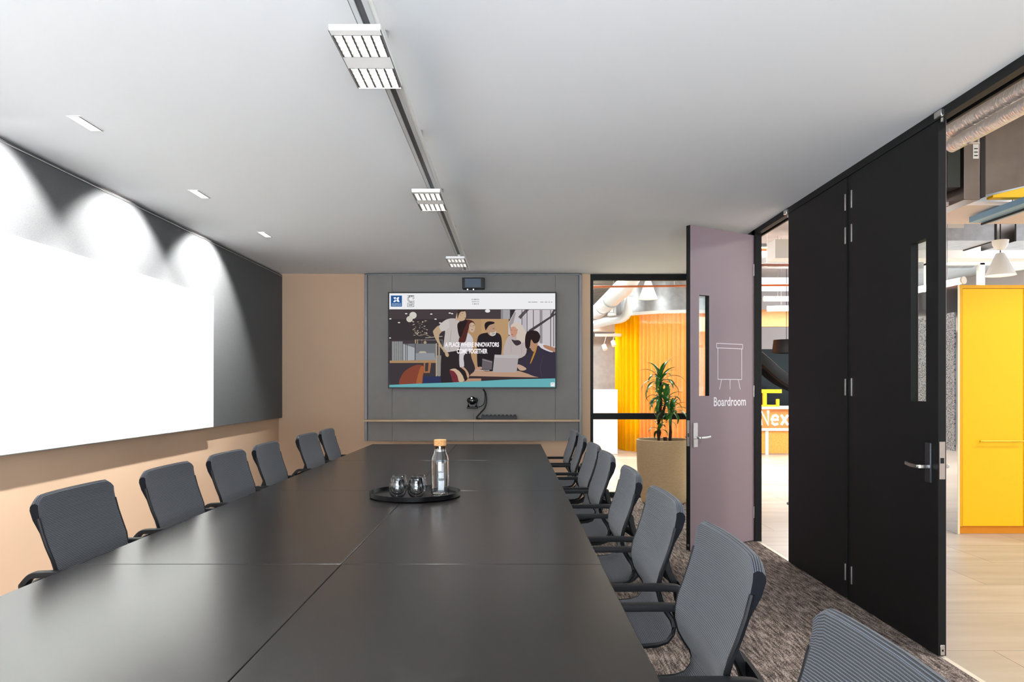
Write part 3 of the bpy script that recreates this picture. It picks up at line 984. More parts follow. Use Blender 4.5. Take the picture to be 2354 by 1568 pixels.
# ------------------------------------------------------------------ chairs
PROF = [(-.200, .950), (-.199, .925), (-.193, .88), (-.180, .83), (-.163, .78), (-.146, .735), (-.138, .70), (-.137, .67), (-.146, .635), (-.163, .605), (-.180, .580),
        (-.186, .560), (-.182, .535), (-.165, .513), (-.135, .503), (-.09, .499), (-.03, .495), (.04, .491), (.11, .489), (.17, .486), (.215, .476), (.24, .455), (.247, .435)]
def shell_part(idx0, idx1, top):
    fr = PROF[idx0:idx1 + 1]
    # normals in the x-z plane, pointing to the back / underside
    nrm = []
    for k in range(len(PROF)):
        a, b = PROF[max(k - 1, 0)], PROF[min(k + 1, len(PROF) - 1)]
        tx, tz = b[0] - a[0], b[1] - a[1]
        l = math.hypot(tx, tz)
        nrm.append((tz / l, -tx / l))
    nrm = nrm[idx0:idx1 + 1]
    loop, arc, s = [], [], 0.0
    start = sum(math.dist(PROF[i], PROF[i + 1]) for i in range(idx0))
    s = start
    for k, p in enumerate(fr):
        if k:
            s += math.dist(fr[k - 1], p)
        loop.append(p); arc.append(s)
    def thick(z):
        base = .014
        if not top:
            return base
        t = max(0.0, min(1.0, (z - .82) / .09))
        return base + .016 * t * t * (3 - 2 * t)
    back = []
    for k in range(len(fr) - 1, -1, -1):
        th = thick(fr[k][1])
        if top and k == 0:
            continue
        back.append((fr[k][0] + nrm[k][0] * th, fr[k][1] + nrm[k][1] * th))
    if top:      # rounded roll over the top
        back.append((-.228, .940)); back.append((-.221, .953)); back.append((-.210, .957))
    n0 = len(loop)
    s2 = arc[-1]
    pp = loop[-1]
    for p in back:
        s2 += math.dist(pp, p); pp = p
        loop.append(p); arc.append(s2)
    ys = [-.247, -.242, -.23, -.21, -.17, -.10, 0, .10, .17, .21, .23, .242, .247]
    mb = MB()
    N = len(loop)
    V, UV = [], []
    for y in ys:
        a = abs(y)
        for (x, z), s in zip(loop, arc):
            zz = z
            if z > .86:
                d = max(0, (a - .20) / .047)
                zz -= .026 * d * d * (z - .86) / .09
            wf = 1.0
            if .56 < z < .75:
                wf = 1 - .04 * math.sin(math.pi * (z - .56) / .19)
            xx = x
            if z > .52:
                xx = x - .018 * (1 - (a / .247) ** 2) * min(1, (z - .52) / .1)
            edge = (.003 if a > .245 else 0)
            V.append((xx, y * wf, zz)); UV.append((y, s))
    Fc = []
    for j in range(len(ys) - 1):
        for k in range(N):
            k2 = (k + 1) % N
            if k2 == 0 and False:
                continue
            Fc.append((j * N + k, j * N + k2, (j + 1) * N + k2, (j + 1) * N + k))
    # faces carrying the seam between last and first loop point get a constant uv jump; keep them dark
    main, dark = [], []
    for f in Fc:
        ks = {f[0] % N, f[1] % N}
        if (0 in ks and (N - 1) in ks) and not top:
            dark.append(f)
        elif ks == {n0 - 1, n0}:
            dark.append(f)
        else:
            main.append(f)
    o = len(mb.v)
    UVf = list(UV)
    mb.add(V, main, 0, UVf)
    mb.f += [[i + o for i in f] for f in dark]; mb.m += [1] * len(dark)
    capA = list(range(N)); capB = list(reversed(range((len(ys) - 1) * N, len(ys) * N)))
    mb.f += [[i + o for i in capA], [i + o for i in capB]]; mb.m += [1, 1]
    if top:
        # last back point to first front point: continue the rib count
        for fi, f in enumerate(mb.f):
            if fi in mb.uv:
                ks = [i % N for i in f]
                if 0 in ks and (N - 1) in ks:
                    mb.uv[fi] = [(u, v if (i % N) else -math.dist(loop[0], loop[-1]) * 0 + arc[-1] + math.dist(loop[-1], loop[0])) for (u, v), i in zip(mb.uv[fi], f)]
    return mb

def make_chair():
    t = thing('conference_chair', 'x', 'chair')
    shell_part(0, 9, True).build('backrest', [FABRIC, FABRIC_EDGE], t)
    shell_part(9, len(PROF) - 1, False).build('seat', [FABRIC, FABRIC_EDGE], t)
    for sy in (-1, 1):
        e = MB()
        e.tube([(x - .004, sy * .2475 * (1 - (.04 * math.sin(math.pi * (z - .56) / .19) if .56 < z < .75 else 0)), z - .003) for x, z in PROF[2:]], .0065, 8)
        e.build('edge_piping', SEATFRAME, t)
    MB().tube(catmull([(.06, 0, .455), (-.10, 0, .435), (-.215, 0, .455), (-.262, 0, .53), (-.262, 0, .60), (-.225, 0, .68), (-.212, 0, .74)]), 1.0, 12, flat=(.030, .013)).build('back_support', SEATFRAME, t)
    MB().box(-.06, .12, -.085, .085, .435, .486).build('tilt_mechanism', BLACKPLASTIC, t, bev=.01)
    MB().tube(catmull([(-.225, -.262, .635), (-.252, -.15, .630), (-.262, 0, .628), (-.252, .15, .630), (-.225, .262, .635)]), 1.0, 10, flat=(.008, .018)).build('arm_yoke', SEATFRAME, t)
    for sy in (-1, 1):
        y = sy * .272
        MB().tube(catmull([(-.232, sy * .262, .620), (-.228, y, .655), (-.205, y, .684), (-.17, y, .691), (-.05, y, .692), (.10, y, .690), (.125, y, .688)]), 1.0, 12, flat=(.019, .0105)).build('armrest', SEATFRAME, t)
    MB().cyl((0, 0, .10), (0, 0, .25), .028, 18).cyl((0, 0, .25), (0, 0, .44), .017, 18).build('gas_lift', BLACKPLASTIC, t)
    for k in range(5):
        a = math.radians(k * 72)
        c, s = math.cos(a), math.sin(a)
        lg = MB().tube([(c * .02, s * .02, .115), (c * .16, s * .16, .10), (c * .275, s * .275, .075)], [1.0, .85, .65], 10, flat=(.024, .016)).build('base_leg', BLACKPLASTIC, t)
        w = MB().cyl((c * .27 - s * .022, s * .27 + c * .022, .028), (c * .27 + s * .022, s * .27 - c * .022, .028), .028, 16).cyl((c * .27, s * .27, .04), (c * .27, s * .27, .075), .007, 8)
        w.build('caster', BLACKPLASTIC, lg)
    return t
proto = make_chair()
ordn = ['first', 'second', 'third', 'fourth', 'fifth', 'sixth', 'seventh', 'eighth']
LEFT = [2.76, 3.50, 4.22, 4.90, 5.87, 6.50]
RIGHT = [1.03, 1.84, 2.59, 3.33, 4.17, 4.82, 5.62, 6.30]
chairs = [('l', y, i) for i, y in enumerate(LEFT)] + [('r', y, i) for i, y in enumerate(RIGHT)]
random.seed(2)
for n, (sd, y, i) in enumerate(chairs):
    c = proto if n == 0 else copy_tree(proto)
    if sd == 'l':
        c.location = (-1.452, y, 0)
        c.rotation_euler = (0, 0, math.radians([1, 0, -1.5, 1, -2, 1][i]))
        c['label'] = 'dark ribbed conference chair on the whiteboard side, %s from the camera' % ordn[i]
        c['group'] = 'conference chairs along the whiteboard wall'
    else:
        c.location = (0.332, y, 0)
        c.rotation_euler = (0, 0, math.radians(180 + [0, 0, .5, -1, 1, 2, -1, 1][i]))
        c['label'] = ('ribbed blue grey conference chair on the door side, %s from the camera' % ordn[i])
        c['group'] = 'conference chairs along the door side'

# ------------------------------------------------------------------ tray, glasses, carafe
TCX, TCY = -0.528, 3.94
m = MB().lathe([(0, 0), (.235, 0), (.245, .006), (.247, .030), (.243, .030), (.238, .009), (.230, .005), (0, .005)], 0, 0, 72)
tray = m.build('serving_tray', mat('black_lacquer', (5, 5, 6), rough=.3, spec=.3), at=(TCX, TCY, TZ))
tag(tray, 'round black lacquer tray standing on the tables', 'tray')
def make_tumbler():
    t = thing('tumbler', 'x', 'glass')
    prof = [(0, 0), (.022, 0), (.034, .006), (.044, .022), (.0475, .040), (.0455, .062), (.040, .085), (.0365, .102), (.0352, .1045),
            (.0335, .103), (.0355, .085), (.0385, .062), (.0375, .045), (.030, .028), (.016, .018), (0, .0155)]
    gap = [(0, .0045), (.020, .0045), (.031, .010), (.0405, .025), (.0440, .040), (.0422, .062), (.0388, .078),
           (.0402, .064), (.0395, .046), (.0322, .0262), (.016, .0158), (0, .0132)]
    MB().lathe(prof, 0, 0, 40).lathe(gap[::-1], 0, 0, 40).build('glass_body', CLEAR, t, recalc=False)
    return t
g0 = make_tumbler()
spots = [(-.612, 3.865, 'front left of the four on the tray'), (-.511, 3.862, 'front right of the four on the tray'),
         (-.622, 3.985, 'rear left of the four on the tray'), (-.515, 3.985, 'rear right of the four, nearest the carafe')]
for i, (x, y, l) in enumerate(spots):
    g = g0 if i == 0 else copy_tree(g0)
    g.location = (x, y, TZ + .0052)
    g['label'] = 'clear double walled tumbler, ' + l
    g['group'] = 'tumblers on the tray'
ca = thing('carafe', 'clear glass water carafe with a cork stopper on the tray', 'carafe', (-.393, 3.95, TZ + .0052))
prof = [(0, 0), (.040, 0), (.047, .006), (.049, .02), (.049, .185), (.046, .205), (.034, .235), (.0315, .250), (.0315, .268),
        (.0290, .268), (.0290, .250), (.0318, .233), (.0435, .203), (.0465, .185), (.0465, .022), (.043, .010), (0, .008)]
MB().lathe(prof, 0, 0, 48).build('bottle', CLEAR, ca)
MB().lathe([(0, .010), (.0425, .012), (.0458, .022), (.0458, .186), (0, .186)], 0, 0, 40).build('water', clear_glass('water', 1.33), ca)
MB().lathe([(0, .251), (.027, .251), (.028, .268), (.034, .271), (.034, .301), (.032, .303), (0, .303)], 0, 0, 32).build('cork_stopper', CORK, ca)
MB().lathe([(.0287, .238), (.0289, .250), (.0, .2505), (.0, .238)], 0, 0, 32, cap=False).build('steel_band', CHROME, ca)

# ------------------------------------------------------------------ doors
SLZ0, SLZ1 = 1.262, 2.09
def door_leaf(t, W, Hh, T, slit, face_front, face_back):
    """leaf in local x 0..W, thickness 0..T in y (front at y=0), slit = (x0, x1)"""
    z0 = 0.008
    def ring(mb, y0, y1):
        if slit:
            mb.box(0, slit[0], y0, y1, z0, Hh); mb.box(slit[1], W, y0, y1, z0, Hh)
            mb.box(slit[0], slit[1], y0, y1, z0, SLZ0); mb.box(slit[0], slit[1], y0, y1, SLZ1, Hh)
        else:
            mb.box(0, W, y0, y1, z0, Hh)
    a = MB(); ring(a, 0.0015, T - .0015)
    a.build('leaf', BLACKPAINT, t)
    a = MB(); ring(a, 0, 0.0015)
    a.build('front_skin', face_front, t)
    a = MB(); ring(a, T - .0015, T)
    a.build('back_skin', face_back, t)
    if slit:
        MB().box(slit[0], slit[1], T * .72, T * .72 + .004, SLZ0, SLZ1).build('vision_glass', GLASS, t)

def handle_set(t, hx, z, y, dirx, side, big=False, finish=None):
    """escutcheon plate with lever; side -1 = towards local -y"""
    fin = finish or STEEL
    p = MB().box(hx - .024, hx + .024, y, y + side * .010, z - .10, z + .10)
    pl = p.build('escutcheon', fin, t, bev=.002)
    lv = MB().tube(catmull([(hx, y + side * .008, z - .02), (hx, y + side * .05, z - .02), (hx + dirx * .02, y + side * .058, z - .02), (hx + dirx * .07, y + side * .056, z - .019), (hx + dirx * .125, y + side * .050, z - .014)]), 1.0, 10, flat=(.007, .009))
    lv.build('lever_handle', CHROME, t)
    MB().lathe([(0, 0), (.0, 0)], 0, 0, 4) if False else None

# Boardroom door, swung into the room
ang = math.atan2(6.26 - 5.85, 2.097 - 1.445)
door = thing('door_1', 'mauve Boardroom door standing open into the room', 'door', (1.445, 5.85, 0), ang)
door['kind'] = 'structure'
DW = math.hypot(6.26 - 5.85, 2.097 - 1.445)
door_leaf(door, DW, 2.65, .045, (.100, .218), MAUVE, BLACKPAINT)
handle_set(door, .052, .945, 0, 1, -1)
handle_set(door, .052, .945, .045, 1, 1)
MB().box(-.0012, 0, .008, .037, .855, 1.065).build('lock_plate', STEEL, door)
MB().box(-.0016, -.0012, .016, .028, .93, .96).build('latch', BLACKPLASTIC, door)
MB().cyl((-.003, .022, .05), (0, .022, .05), .010, 12).build('edge_bolt', CHROME, door)
SIGN = mat('white_vinyl', (236, 230, 234), rough=.6)
sg = MB()
y0, y1 = -.0012, 0
def seg(x0, z0_, x1, z1_, w=.0045):
    dx, dz = x1 - x0, z1_ - z0_
    l = math.hypot(dx, dz)
    nx, nz = -dz / l * w / 2, dx / l * w / 2
    sg.prism([(x0 + nx, z0_ + nz), (x1 + nx, z1_ + nz), (x1 - nx, z1_ - nz), (x0 - nx, z0_ - nz)], y0, y1)
sx0, sx1 = .305, .625
for (a, b, c, d) in [(sx0, 1.700, sx1, 1.700), (sx0, 1.662, sx1, 1.662), (sx0, 1.662, sx0, 1.700), (sx1, 1.662, sx1, 1.700),
                     (sx0 + .015, 1.662, sx0 + .015, 1.400), (sx1 - .012, 1.662, sx1 - .012, 1.400), (sx0 + .015, 1.400, sx1 - .012, 1.400),
                     (sx0 + .06, 1.400, sx0 + .035, 1.315), (.468, 1.400, .468, 1.315), (sx1 - .055, 1.400, sx1 - .03, 1.315)]:
    seg(a, b, c, d)
v, f = text_mesh('Boardroom', 1.0, 1.0, .014)
x_lo, x_hi = min(p[0] for p in v), max(p[0] for p in v)
sc = .395 / (x_hi - x_lo)
lt = MB()
lt.add([(.270 + (p[0] - x_lo) * sc, -.0012, 1.178 + p[1] / .70 * .074) for p in v], f)
sgo = sg.build('flipchart_sign', SIGN, door)
lt.build('boardroom_lettering', SIGN, door, recalc=False)
for z in (.25, 1.3, 2.35):
    MB().cyl((DW + .004, .002, z - .05), (DW + .004, .002, z + .05), .008, 12).build('hinge', STEEL, door)

# folding panels in the partition line (room face at X = 2.10, facing the table)
def folding(idx, ya, yb, label, slit=None):
    W = yb - ya
    # local x runs towards the camera (-Y world), local +y is world +X
    t = thing('door_%d' % idx, label, 'door', (XR + .004, yb, 0), math.radians(-90))
    t['kind'] = 'structure'
    door_leaf(t, W, 2.652, .040, slit, BLACKPAINT, MAUVE)
    return t, W
d2, w2 = folding(2, 3.565, 4.475, 'black folding door panel with narrow glass slit next to the open doorway', slit=(.665, .805))
d3, w3 = folding(3, 4.545, 5.495, 'plain black folding door panel between the slit door and the Nex sign gap')
handle_set(d2, w2 - .075, .955, 0, -1, -1, finish=mat('dark_steel', (96, 98, 104), rough=.35, metal=.9))
handle_set(d2, w2 - .075, .955, .04, -1, 1)
MB().box(w2, w2 + .0015, .006, .034, .88, 1.065).build('lock_plate', mat('satin_plate', (172, 158, 150), rough=.4, metal=.5), d2)
MB().box(w2 + .0015, w2 + .003, .010, .028, .958, .985).build('latch', BLACKPLASTIC, d2)
MB().box(w2, w2 + .003, .010, .032, .012, .062).build('floor_bolt', CHROME, d2, bev=.003)
MB().box(w2 + .003, w2 + .0036, .017, .025, .03, .04).build('bolt_socket', BLACKPLASTIC, d2)
for z in (.17, 1.335, 2.29, 2.50):
    MB().box(.000, .010, -.006, 0, z - .055, z + .055).build('hinge', STEEL, d2, bev=.001)
    MB().box(w3 - .014, w3 - .003, -.006, 0, z - .052, z + .052).build('hinge', STEEL, d3, bev=.001)
for z in (.52, .40, .20):
    pass
MB().box(-.003, 0.0, .012, .022, 1.9, 2.62).build('edge_strip', STEEL, d3)
MB().cyl((-.03, .01, .445), (0, .01, .445), .006, 10).lathe([(0, .432), (.010, .438), (.012, .445), (.010, .452), (0, .458)], -.032, .01, 12).build('bolt_knob', STEEL, d3)
struct('trim_5', MB().box(XR + .012, XR + .04, 4.475, 4.545, 0.0, 2.655), BLACKPAINT, 'black gap post between the two folding door panels')
for (y, lab) in ((3.54, 'silver track carrier above the free edge of the slit door'), (5.52, 'silver track carrier above the plain folding panel')):
    c = thing('track_carrier', lab, 'door hardware', (XR - .003, y, 2.655), group='silver track carriers on the door head')
    MB().box(-.012, .030, -.03, .03, 0.002, .034).build('block', CHROME, c, bev=.003)
    MB().cyl((.012, 0, -.02), (.012, 0, .006), .007, 10).build('pin', CHROME, c)

# ------------------------------------------------------------------ planter with dracaena
plx, ply = 1.755, 8.375
pl = thing('planter', 'large sandy clay planter in front of the glazed screen', 'planter', (plx, ply, 0))
MB().lathe([(0, 0), (.235, 0), (.25, .012), (.285, .20), (.302, .42), (.308, .62), (.309, .728), (.300, .733), (.285, .728), (.283, .62), (0, .62)], 0, 0, 64).build('pot', CLAY, pl)
MB().lathe([(0, .688), (.15, .692), (.2815, .686), (.2815, .64), (0, .64)], 0, 0, 40).build('soil', SOIL, pl)
dr = thing('dracaena', 'green dracaena plant with three canes growing in the clay planter', 'plant', (plx, ply, .688))
def leaf_strip(mb, base, az, el, L, W, droop, n=9):
    p = Vector(base)
    d_el = el
    V, prev = [], None
    fs = []
    for k in range(n + 1):
        t = k / n
        w = W * (math.sin(math.pi * min(1, (t * .93 + .09))) ** .7) * (1 - .25 * t) if k < n else .0004
        dirv = Vector((math.cos(az) * math.cos(d_el), math.sin(az) * math.cos(d_el), math.sin(d_el)))
        side = Vector((-math.sin(az), math.cos(az), 0))
        upv = side.cross(dirv) * -1
        V += [tuple(p - side * w + upv * w * .25), tuple(p), tuple(p + side * w + upv * w * .25)]
        p = p + dirv * (L / n)
        d_el -= droop / n * (0.6 + t)
    for k in range(n):
        a = k * 3
        fs += [(a, a + 1, a + 4, a + 3), (a + 1, a + 2, a + 5, a + 4)]
    mb.add(V, fs)
random.seed(11)
def head_leaves(c, n, L, W):
    mb = MB()
    for k in range(n):
        az = k * 2.4 + random.uniform(-.3, .3)
        t = k / n
        el = math.radians(82 - 88 * t + random.uniform(-8, 8))
        leaf_strip(mb, (c[0], c[1], c[2] - .05 * t), az, el, L * random.uniform(.8, 1.1), W, math.radians(70 + 80 * t + random.uniform(-12, 20)))
    o = mb.build('foliage', LEAF, dr, recalc=False)
    md = o.modifiers.new('thick', 'SOLIDIFY'); md.thickness = .0012
canes = [[(-.055, 0, -.03), (-.05, .01, .12), (-.058, 0, .30), (-.03, .0, .46), (-.035, -.01, .70)],
         [(-.03, -.01, .30), (.0, -.02, .38), (.02, -.02, .46)],
         [(.075, 0, -.03), (.085, .01, .12), (.08, 0, .24), (.09, -.01, .34)]]
for c, r in zip(canes, ([.026, .03, .032, .02, .014], [.02, .016, .012], [.02, .019, .018, .013])):
    MB().tube(c, r, 12).build('cane', BARK, dr)
MB().tube([(.012, -.05, -.03), (.01, -.05, .07)], [.02, .023], 12).build('cut_cane', BARK, dr)
head_leaves((-.035, -.01, .74), 26, .32, .026)
head_leaves((-.04, -.01, .56), 16, .25, .024)
head_leaves((.02, -.02, .50), 18, .28, .025)
head_leaves((.09, -.01, .38), 18, .26, .024)
head_leaves((-.05, -.03, .18), 7, .17, .02)
head_leaves((.03, -.04, .28), 7, .17, .02)

# ------------------------------------------------------------------ lobby shell
LXR, LYB, LH = 11.5, 20.0, 4.1
struct('floor_lobby', MB().box(XR + .045, LXR, -1.6, YB + .02, -.06, -.001).box(-4.0, LXR, YB + .02, LYB, -.06, -.001), TILE, 'pale beige stone tile floor of the lobby')
struct('ceiling_lobby', MB().box(XR + .088, LXR, -1.6, YB + .03, LH, LH + .1).box(-4.0, LXR, YB + .03, LYB, LH, LH + .1), mat('lobby_soffit', (196, 192, 190), rough=.9, noise=.08, nscale=4), 'raw pale slab above the lobby services')
struct('wall_lobby_far', MB().box(-4.0, LXR, LYB, LYB + .1, 0, LH), mat('pale_lobby_wall', (214, 208, 208), rough=.8), 'pale far wall of the lobby')
struct('wall_lobby_right', MB().box(LXR, LXR + .1, -1.6, LYB, 0, 1.1).box(LXR, LXR + .1, -1.6, LYB, 3.3, LH), mat('pale_lobby_wall', (214, 208, 208)), 'pale lobby wall under and over the daylight windows')
struct('wall_lobby_left', MB().box(-4.1, -4.0, YB, LYB, 0, LH), CONCRETE, 'concrete lobby wall behind the television wall')
struct('wall_lobby_near', MB().box(XR + HD, LXR, -1.7, -1.6, 0, LH), WHITE, 'white lobby wall behind the camera')
struct('wall_upper', MB().box(XR + .02, XR + .088, YF, YB + .05, H + .12, LH).box(-4.0, XR + .088, YB + .03, YB + .12, H + .12, LH), CONCRETE, 'raw wall above the boardroom ceiling')

# concrete wall with white counter at its foot, seen through the back glass
struct('wall_concrete', MB().box(-3.0, 2.75, 17.0, 17.2, 0, 2.55), CONCRETE, 'grey concrete wall beyond the glazed screen')
tag(MB().box(0.6, 2.10, 14.35, 14.9, 0, 1.29).build('lobby_plinth', mat('blush_white', (236, 220, 218), rough=.5), bev=.01), 'blush white lobby plinth left of the orange curtain', 'plinth')
wc = MB()
for k in range(26):
    y = 11 + k * .34
    wc.box(-2.5, 3.0, y, y + .17, 3.72, 3.78)
struct('trim_6', wc, mat('white_ribs', (224, 222, 212), rough=.7), 'white corrugated ceiling deck beyond the glazed screen')
struct('trim_7', MB().box(-3, 2.8, 16.6, 16.9, 2.62, 2.95), WHITE, 'white bulkhead above the concrete wall')

# curtain cylinder
CX, CY, CR = 3.47, 15.5, 1.2
cur = thing('curtain', 'floor length orange curtain hung round a circular booth', 'curtain', (CX, CY, 0))
def curtain_part(a0, a1, name, mt, per=0.085, amp=.03):
    n = int(abs(a1 - a0) * CR / .008)
    V, Fc = [], []
    zs = [0.02, .7, 1.4, 2.1, 2.80]
    for k in range(n + 1):
        a = a0 + (a1 - a0) * k / n
        for z in zs:
            r = CR + amp * math.sin(a * CR / per * 2 * math.pi + .35 * math.sin(z * 2 + a * 9)) + .008 * math.sin(a * 37)
            V.append((r * math.cos(a), r * math.sin(a), z))
    for k in range(n):
        for j in range(4):
            b = k * 5 + j
            Fc.append((b, b + 5, b + 6, b + 1))
    mb = MB().add(V, Fc)
    o = mb.build(name, mt, cur, recalc=False)
    for e in o.data.edges:
        e.use_edge_sharp = False
    md = o.modifiers.new('thick', 'SOLIDIFY'); md.thickness = .002
DENSE = sheer_mat('dense_orange_cloth', (255, 212, 24), 0.0)
SHEER = sheer_mat('sheer_orange_cloth', (255, 190, 110), 0.30)
curtain_part(math.radians(80), math.radians(222), 'dense_curtain', DENSE, .13, .045)
curtain_part(math.radians(222), math.radians(405), 'sheer_curtain', SHEER)
cur_l = [x for x in bpy.data.objects if x.parent == cur]
cur_l[0]['label'] = 'dense yellow orange curtain width'
cur_l[1]['label'] = 'thin see through peach curtain width'
rg = MB().lathe([(CR + .06, 2.80), (CR + .06, 2.86), (CR - .06, 2.86), (CR - .06, 2.80), (CR + .06, 2.80)], 0, 0, 72, cap=False)
rg.build('curtain_ring', WHITE, cur)
bd = tag(MB().lathe([(CR + .02, 2.86), (CR + .02, 4.1), (CR - .02, 4.1), (CR - .02, 2.86), (CR + .02, 2.86)], 0, 0, 72, cap=False).build('booth_drum', GALV, at=(CX, CY, 0)),
    'round galvanised drum above the orange curtain', 'duct')
tag(MB().box(-.5, .5, -.5, .5, 0, .42).build('booth_ottoman', mat('cream_fabric', (232, 214, 196), rough=.9), at=(CX, CY + .1, 0), bev=.05), 'cream ottoman inside the curtained booth', 'ottoman')
add_light('booth_lamp', 'POINT', (CX, CY, 2.5), 120, (1, .93, .82), shadow_soft_size=.15)

# ducts and pipes beyond the back glass
def duct(name, pts, r, mt, label, cat='duct', bands=(), n=28):
    o = MB().tube(catmull(pts, 5), r, n)
    t = thing(name, label, cat, pts[0])
    o.build('duct_body' if cat == 'duct' else 'pipe_body', mt, t, loc=pts[0])
    for a, b in zip(pts, pts[1:]):
        p = Vector(a).lerp(Vector(b), .5)
        if abs(a[2] - b[2]) < .2:
            MB().box(p.x - .01, p.x + r + .02, p.y - .01, p.y + .01, p.z - r - .006, p.z - r).cyl((p.x + r + .014, p.y, p.z - r), (p.x + r + .014, p.y, LH), .004, 6).build('hanger_rod', STEEL, t, loc=pts[0])
    if bands:
        b = MB()
        for p, q in bands:
            b.cyl(p, q, r + .008, n)
        b.build('joint_bands', GALV, t, loc=pts[0])
    return t
duct('round_duct', [(1.83, 19.9, 2.95), (1.83, 16, 2.95), (1.83, 12.4, 2.97), (1.86, 11.5, 3.03), (1.95, 11.2, 3.35), (1.95, 11.2, 4.1)], .155, mat('white_duct', (222, 224, 226), rough=.4, metal=.3),
     'large pale round duct beyond the glazed screen', bands=[((1.83, y, 2.95), (1.83, y + .05, 2.95)) for y in (13.2, 14.4, 15.6)])
duct('branch_duct', [(1.2, 15.5, 2.50), (1.9, 14.6, 2.66), (2.2, 13.95, 2.72), (2.25, 13.85, 3.2), (2.25, 13.85, 4.1)], .085, mat('white_duct', (222, 224, 226)), 'slimmer pale duct left of the orange curtain')
duct('copper_pipe', [(0.2, 9.7, 2.675), (1.4, 9.7, 2.685), (2.9, 9.7, 2.70), (5.0, 9.7, 2.71)], .014, COPPER, 'thin copper pipe crossing behind the glazed screen', 'pipe', n=12)

def cone_pendant(x, y, z, label, r=.17, h=.33, dome=False):
    t = thing('cone_pendant', label, 'pendant lamp', (x, y, z), group='white cone pendants in the lobby')
    MB().lathe([(r, 0), (r * .30, h), (r * .24, h + .01), (0, h + .012), (0, h + .004), (r * .22, h), (r - .008, .004), (r, 0)], 0, 0, 40, cap=False).build('shade', WHITE, t)
    MB().lathe([(0, .05), (.03, .055), (.045, .09), (.03, .13), (0, .14)], 0, 0, 16).build('bulb', SOFTGLOW, t)
    MB().cyl((0, 0, h), (0, 0, LH - z), .006, 8).build('cord', BLACKPLASTIC, t)
    if dome:
        MB().lathe([(0, h + .04), (.045, h + .05), (.075, h + .10), (.082, h + .15), (0, h + .16)], 0, 0, 28).build('canopy_dome', WHITE, t)
cone_pendant(2.45, 13.0, 2.92, 'white cone pendant in front of the curtained booth')
cone_pendant(2.36, 16.6, 2.98, 'white cone pendant half hidden left of the curtained booth')
cone_pendant(5.41, 8.0, 2.57, 'large white cone pendant above the yellow cabinet', r=.152, h=.24, dome=True)
cone_pendant(7.0, 10.1, 2.98, 'white cone pendant far behind the yellow cabinet')

# track spots by the concrete wall
for i, (x, z) in enumerate(((1.93, 2.22), (2.12, 2.30))):
    s = thing('track_spot', 'white spotlight head, %s by the concrete wall' % ('lower' if i == 0 else 'upper'), 'spotlight', (x, 15.2, z), group='white spotlight heads')
    MB().tube([(0, 0, 0), (.03, -.05, -.10)], .05, 16).build('head', WHITE, s)
    MB().cyl((0, 0, 0), (0.05, 0, .18), .008, 8).build('arm', WHITE, s)
struct('trim_8', MB().box(1.75, 2.3, 15.17, 15.23, 2.40, 2.46), WHITE, 'white bar carrying two spotlight heads')

# ------------------------------------------------------------------ reception counter with neon, seen through the narrow gap
rc = thing('reception_counter', 'reception counter with white frames and orange panels', 'counter', (4.75, 14.3, 0))
MB().box(0, 2.6, .02, .7, .60 - .08, .90).build('sign_band', mat('amber_board', (190, 118, 58), rough=.6), rc)
MB().box(-.02, 2.62, -.05, .75, .90, .945).box(-.02, 2.62, -.03, .72, .47, .52).build('white_ledge', WHITE, rc, bev=.004)
for x in (0.0, .27, .93, 1.59, 2.25):
    MB().box(x, x + .06, 0, .05, 0.0, .47).build('white_frame', WHITE, rc)
for (a, b) in ((.06, .27), (.33, .93), (.99, 1.59), (1.65, 2.25)):
    MB().box(a, b, .02, .05, .02, .46).build('orange_panel', mat('orange_mesh', (236, 156, 70), rough=.6, noise=.25, nscale=60), rc)
MB().box(0.0, 2.5, .05, .6, .0, .47).build('carcass', WHITE, rc)
nx = thing('neon_sign', 'glowing white neon lettering reading Nex on the counter', 'neon sign', (4.90, 14.29, .56))
NEON = emission('neon_white', (255, 248, 240), 4.0)
def neon(name, strokes):
    mb = MB()
    for s in strokes:
        mb.tube(s, .021, 10)
    mb.build(name, NEON, nx)
neon('letter_n', [[(.03, 0, .02), (.03, 0, .31), (.17, 0, .03), (.17, 0, .31)]])
neon('letter_e', [[(.24, 0, .13), (.37, 0, .13), (.365, 0, .18), (.32, 0, .22), (.27, 0, .20), (.24, 0, .13), (.255, 0, .06), (.30, 0, .03), (.36, 0, .05)]])
neon('letter_x', [[(.43, 0, .22), (.56, 0, .03)], [(.56, 0, .22), (.43, 0, .03)]])
YEL = mat('yellow_metal', (250, 214, 20), rough=.4)
st = thing('yellow_stand', 'yellow metal stand with crossbar on the reception counter', 'stand', (5.05, 14.45, .945))
MB().box(-.28, .34, -.03, .03, .27, .345).build('crossbar', YEL, st, bev=.006)
MB().box(-.03, .04, -.03, .03, 0, .27).build('post', YEL, st, bev=.004)
MB().box(-.28, .22, -.05, .05, 0, .035).build('foot', YEL, st, bev=.004)
MB().box(-.12, -.07, -.03, .03, .035, .17).build('peg', YEL, st)
MB().box(.24, .29, -.03, .03, 0.0, .15).build('peg', YEL, st)
tag(MB().box(4.0, 8.0, 17.4, 17.5, 0, 2.25).build('dark_glass_screen', mat('teal_black_glass', (12, 20, 22), rough=.2, spec=.25)), 'dark teal glass screen behind the reception counter', 'screen')
tag(MB().cyl((6.3, 15.8, 1.4), (6.3, 15.8, 0.0), .05, 12).tube(catmull([(5.0, 15.8, 2.15), (5.3, 15.8, 2.00), (5.9, 15.8, 1.50), (6.6, 15.8, 1.2)]), 1.0, 14, flat=(.35, .13)).build('swooping_canopy', mat('glossy_black2', (7, 6, 6), rough=.35, spec=.3)), 'glossy black canopy swooping down over the reception', 'canopy')
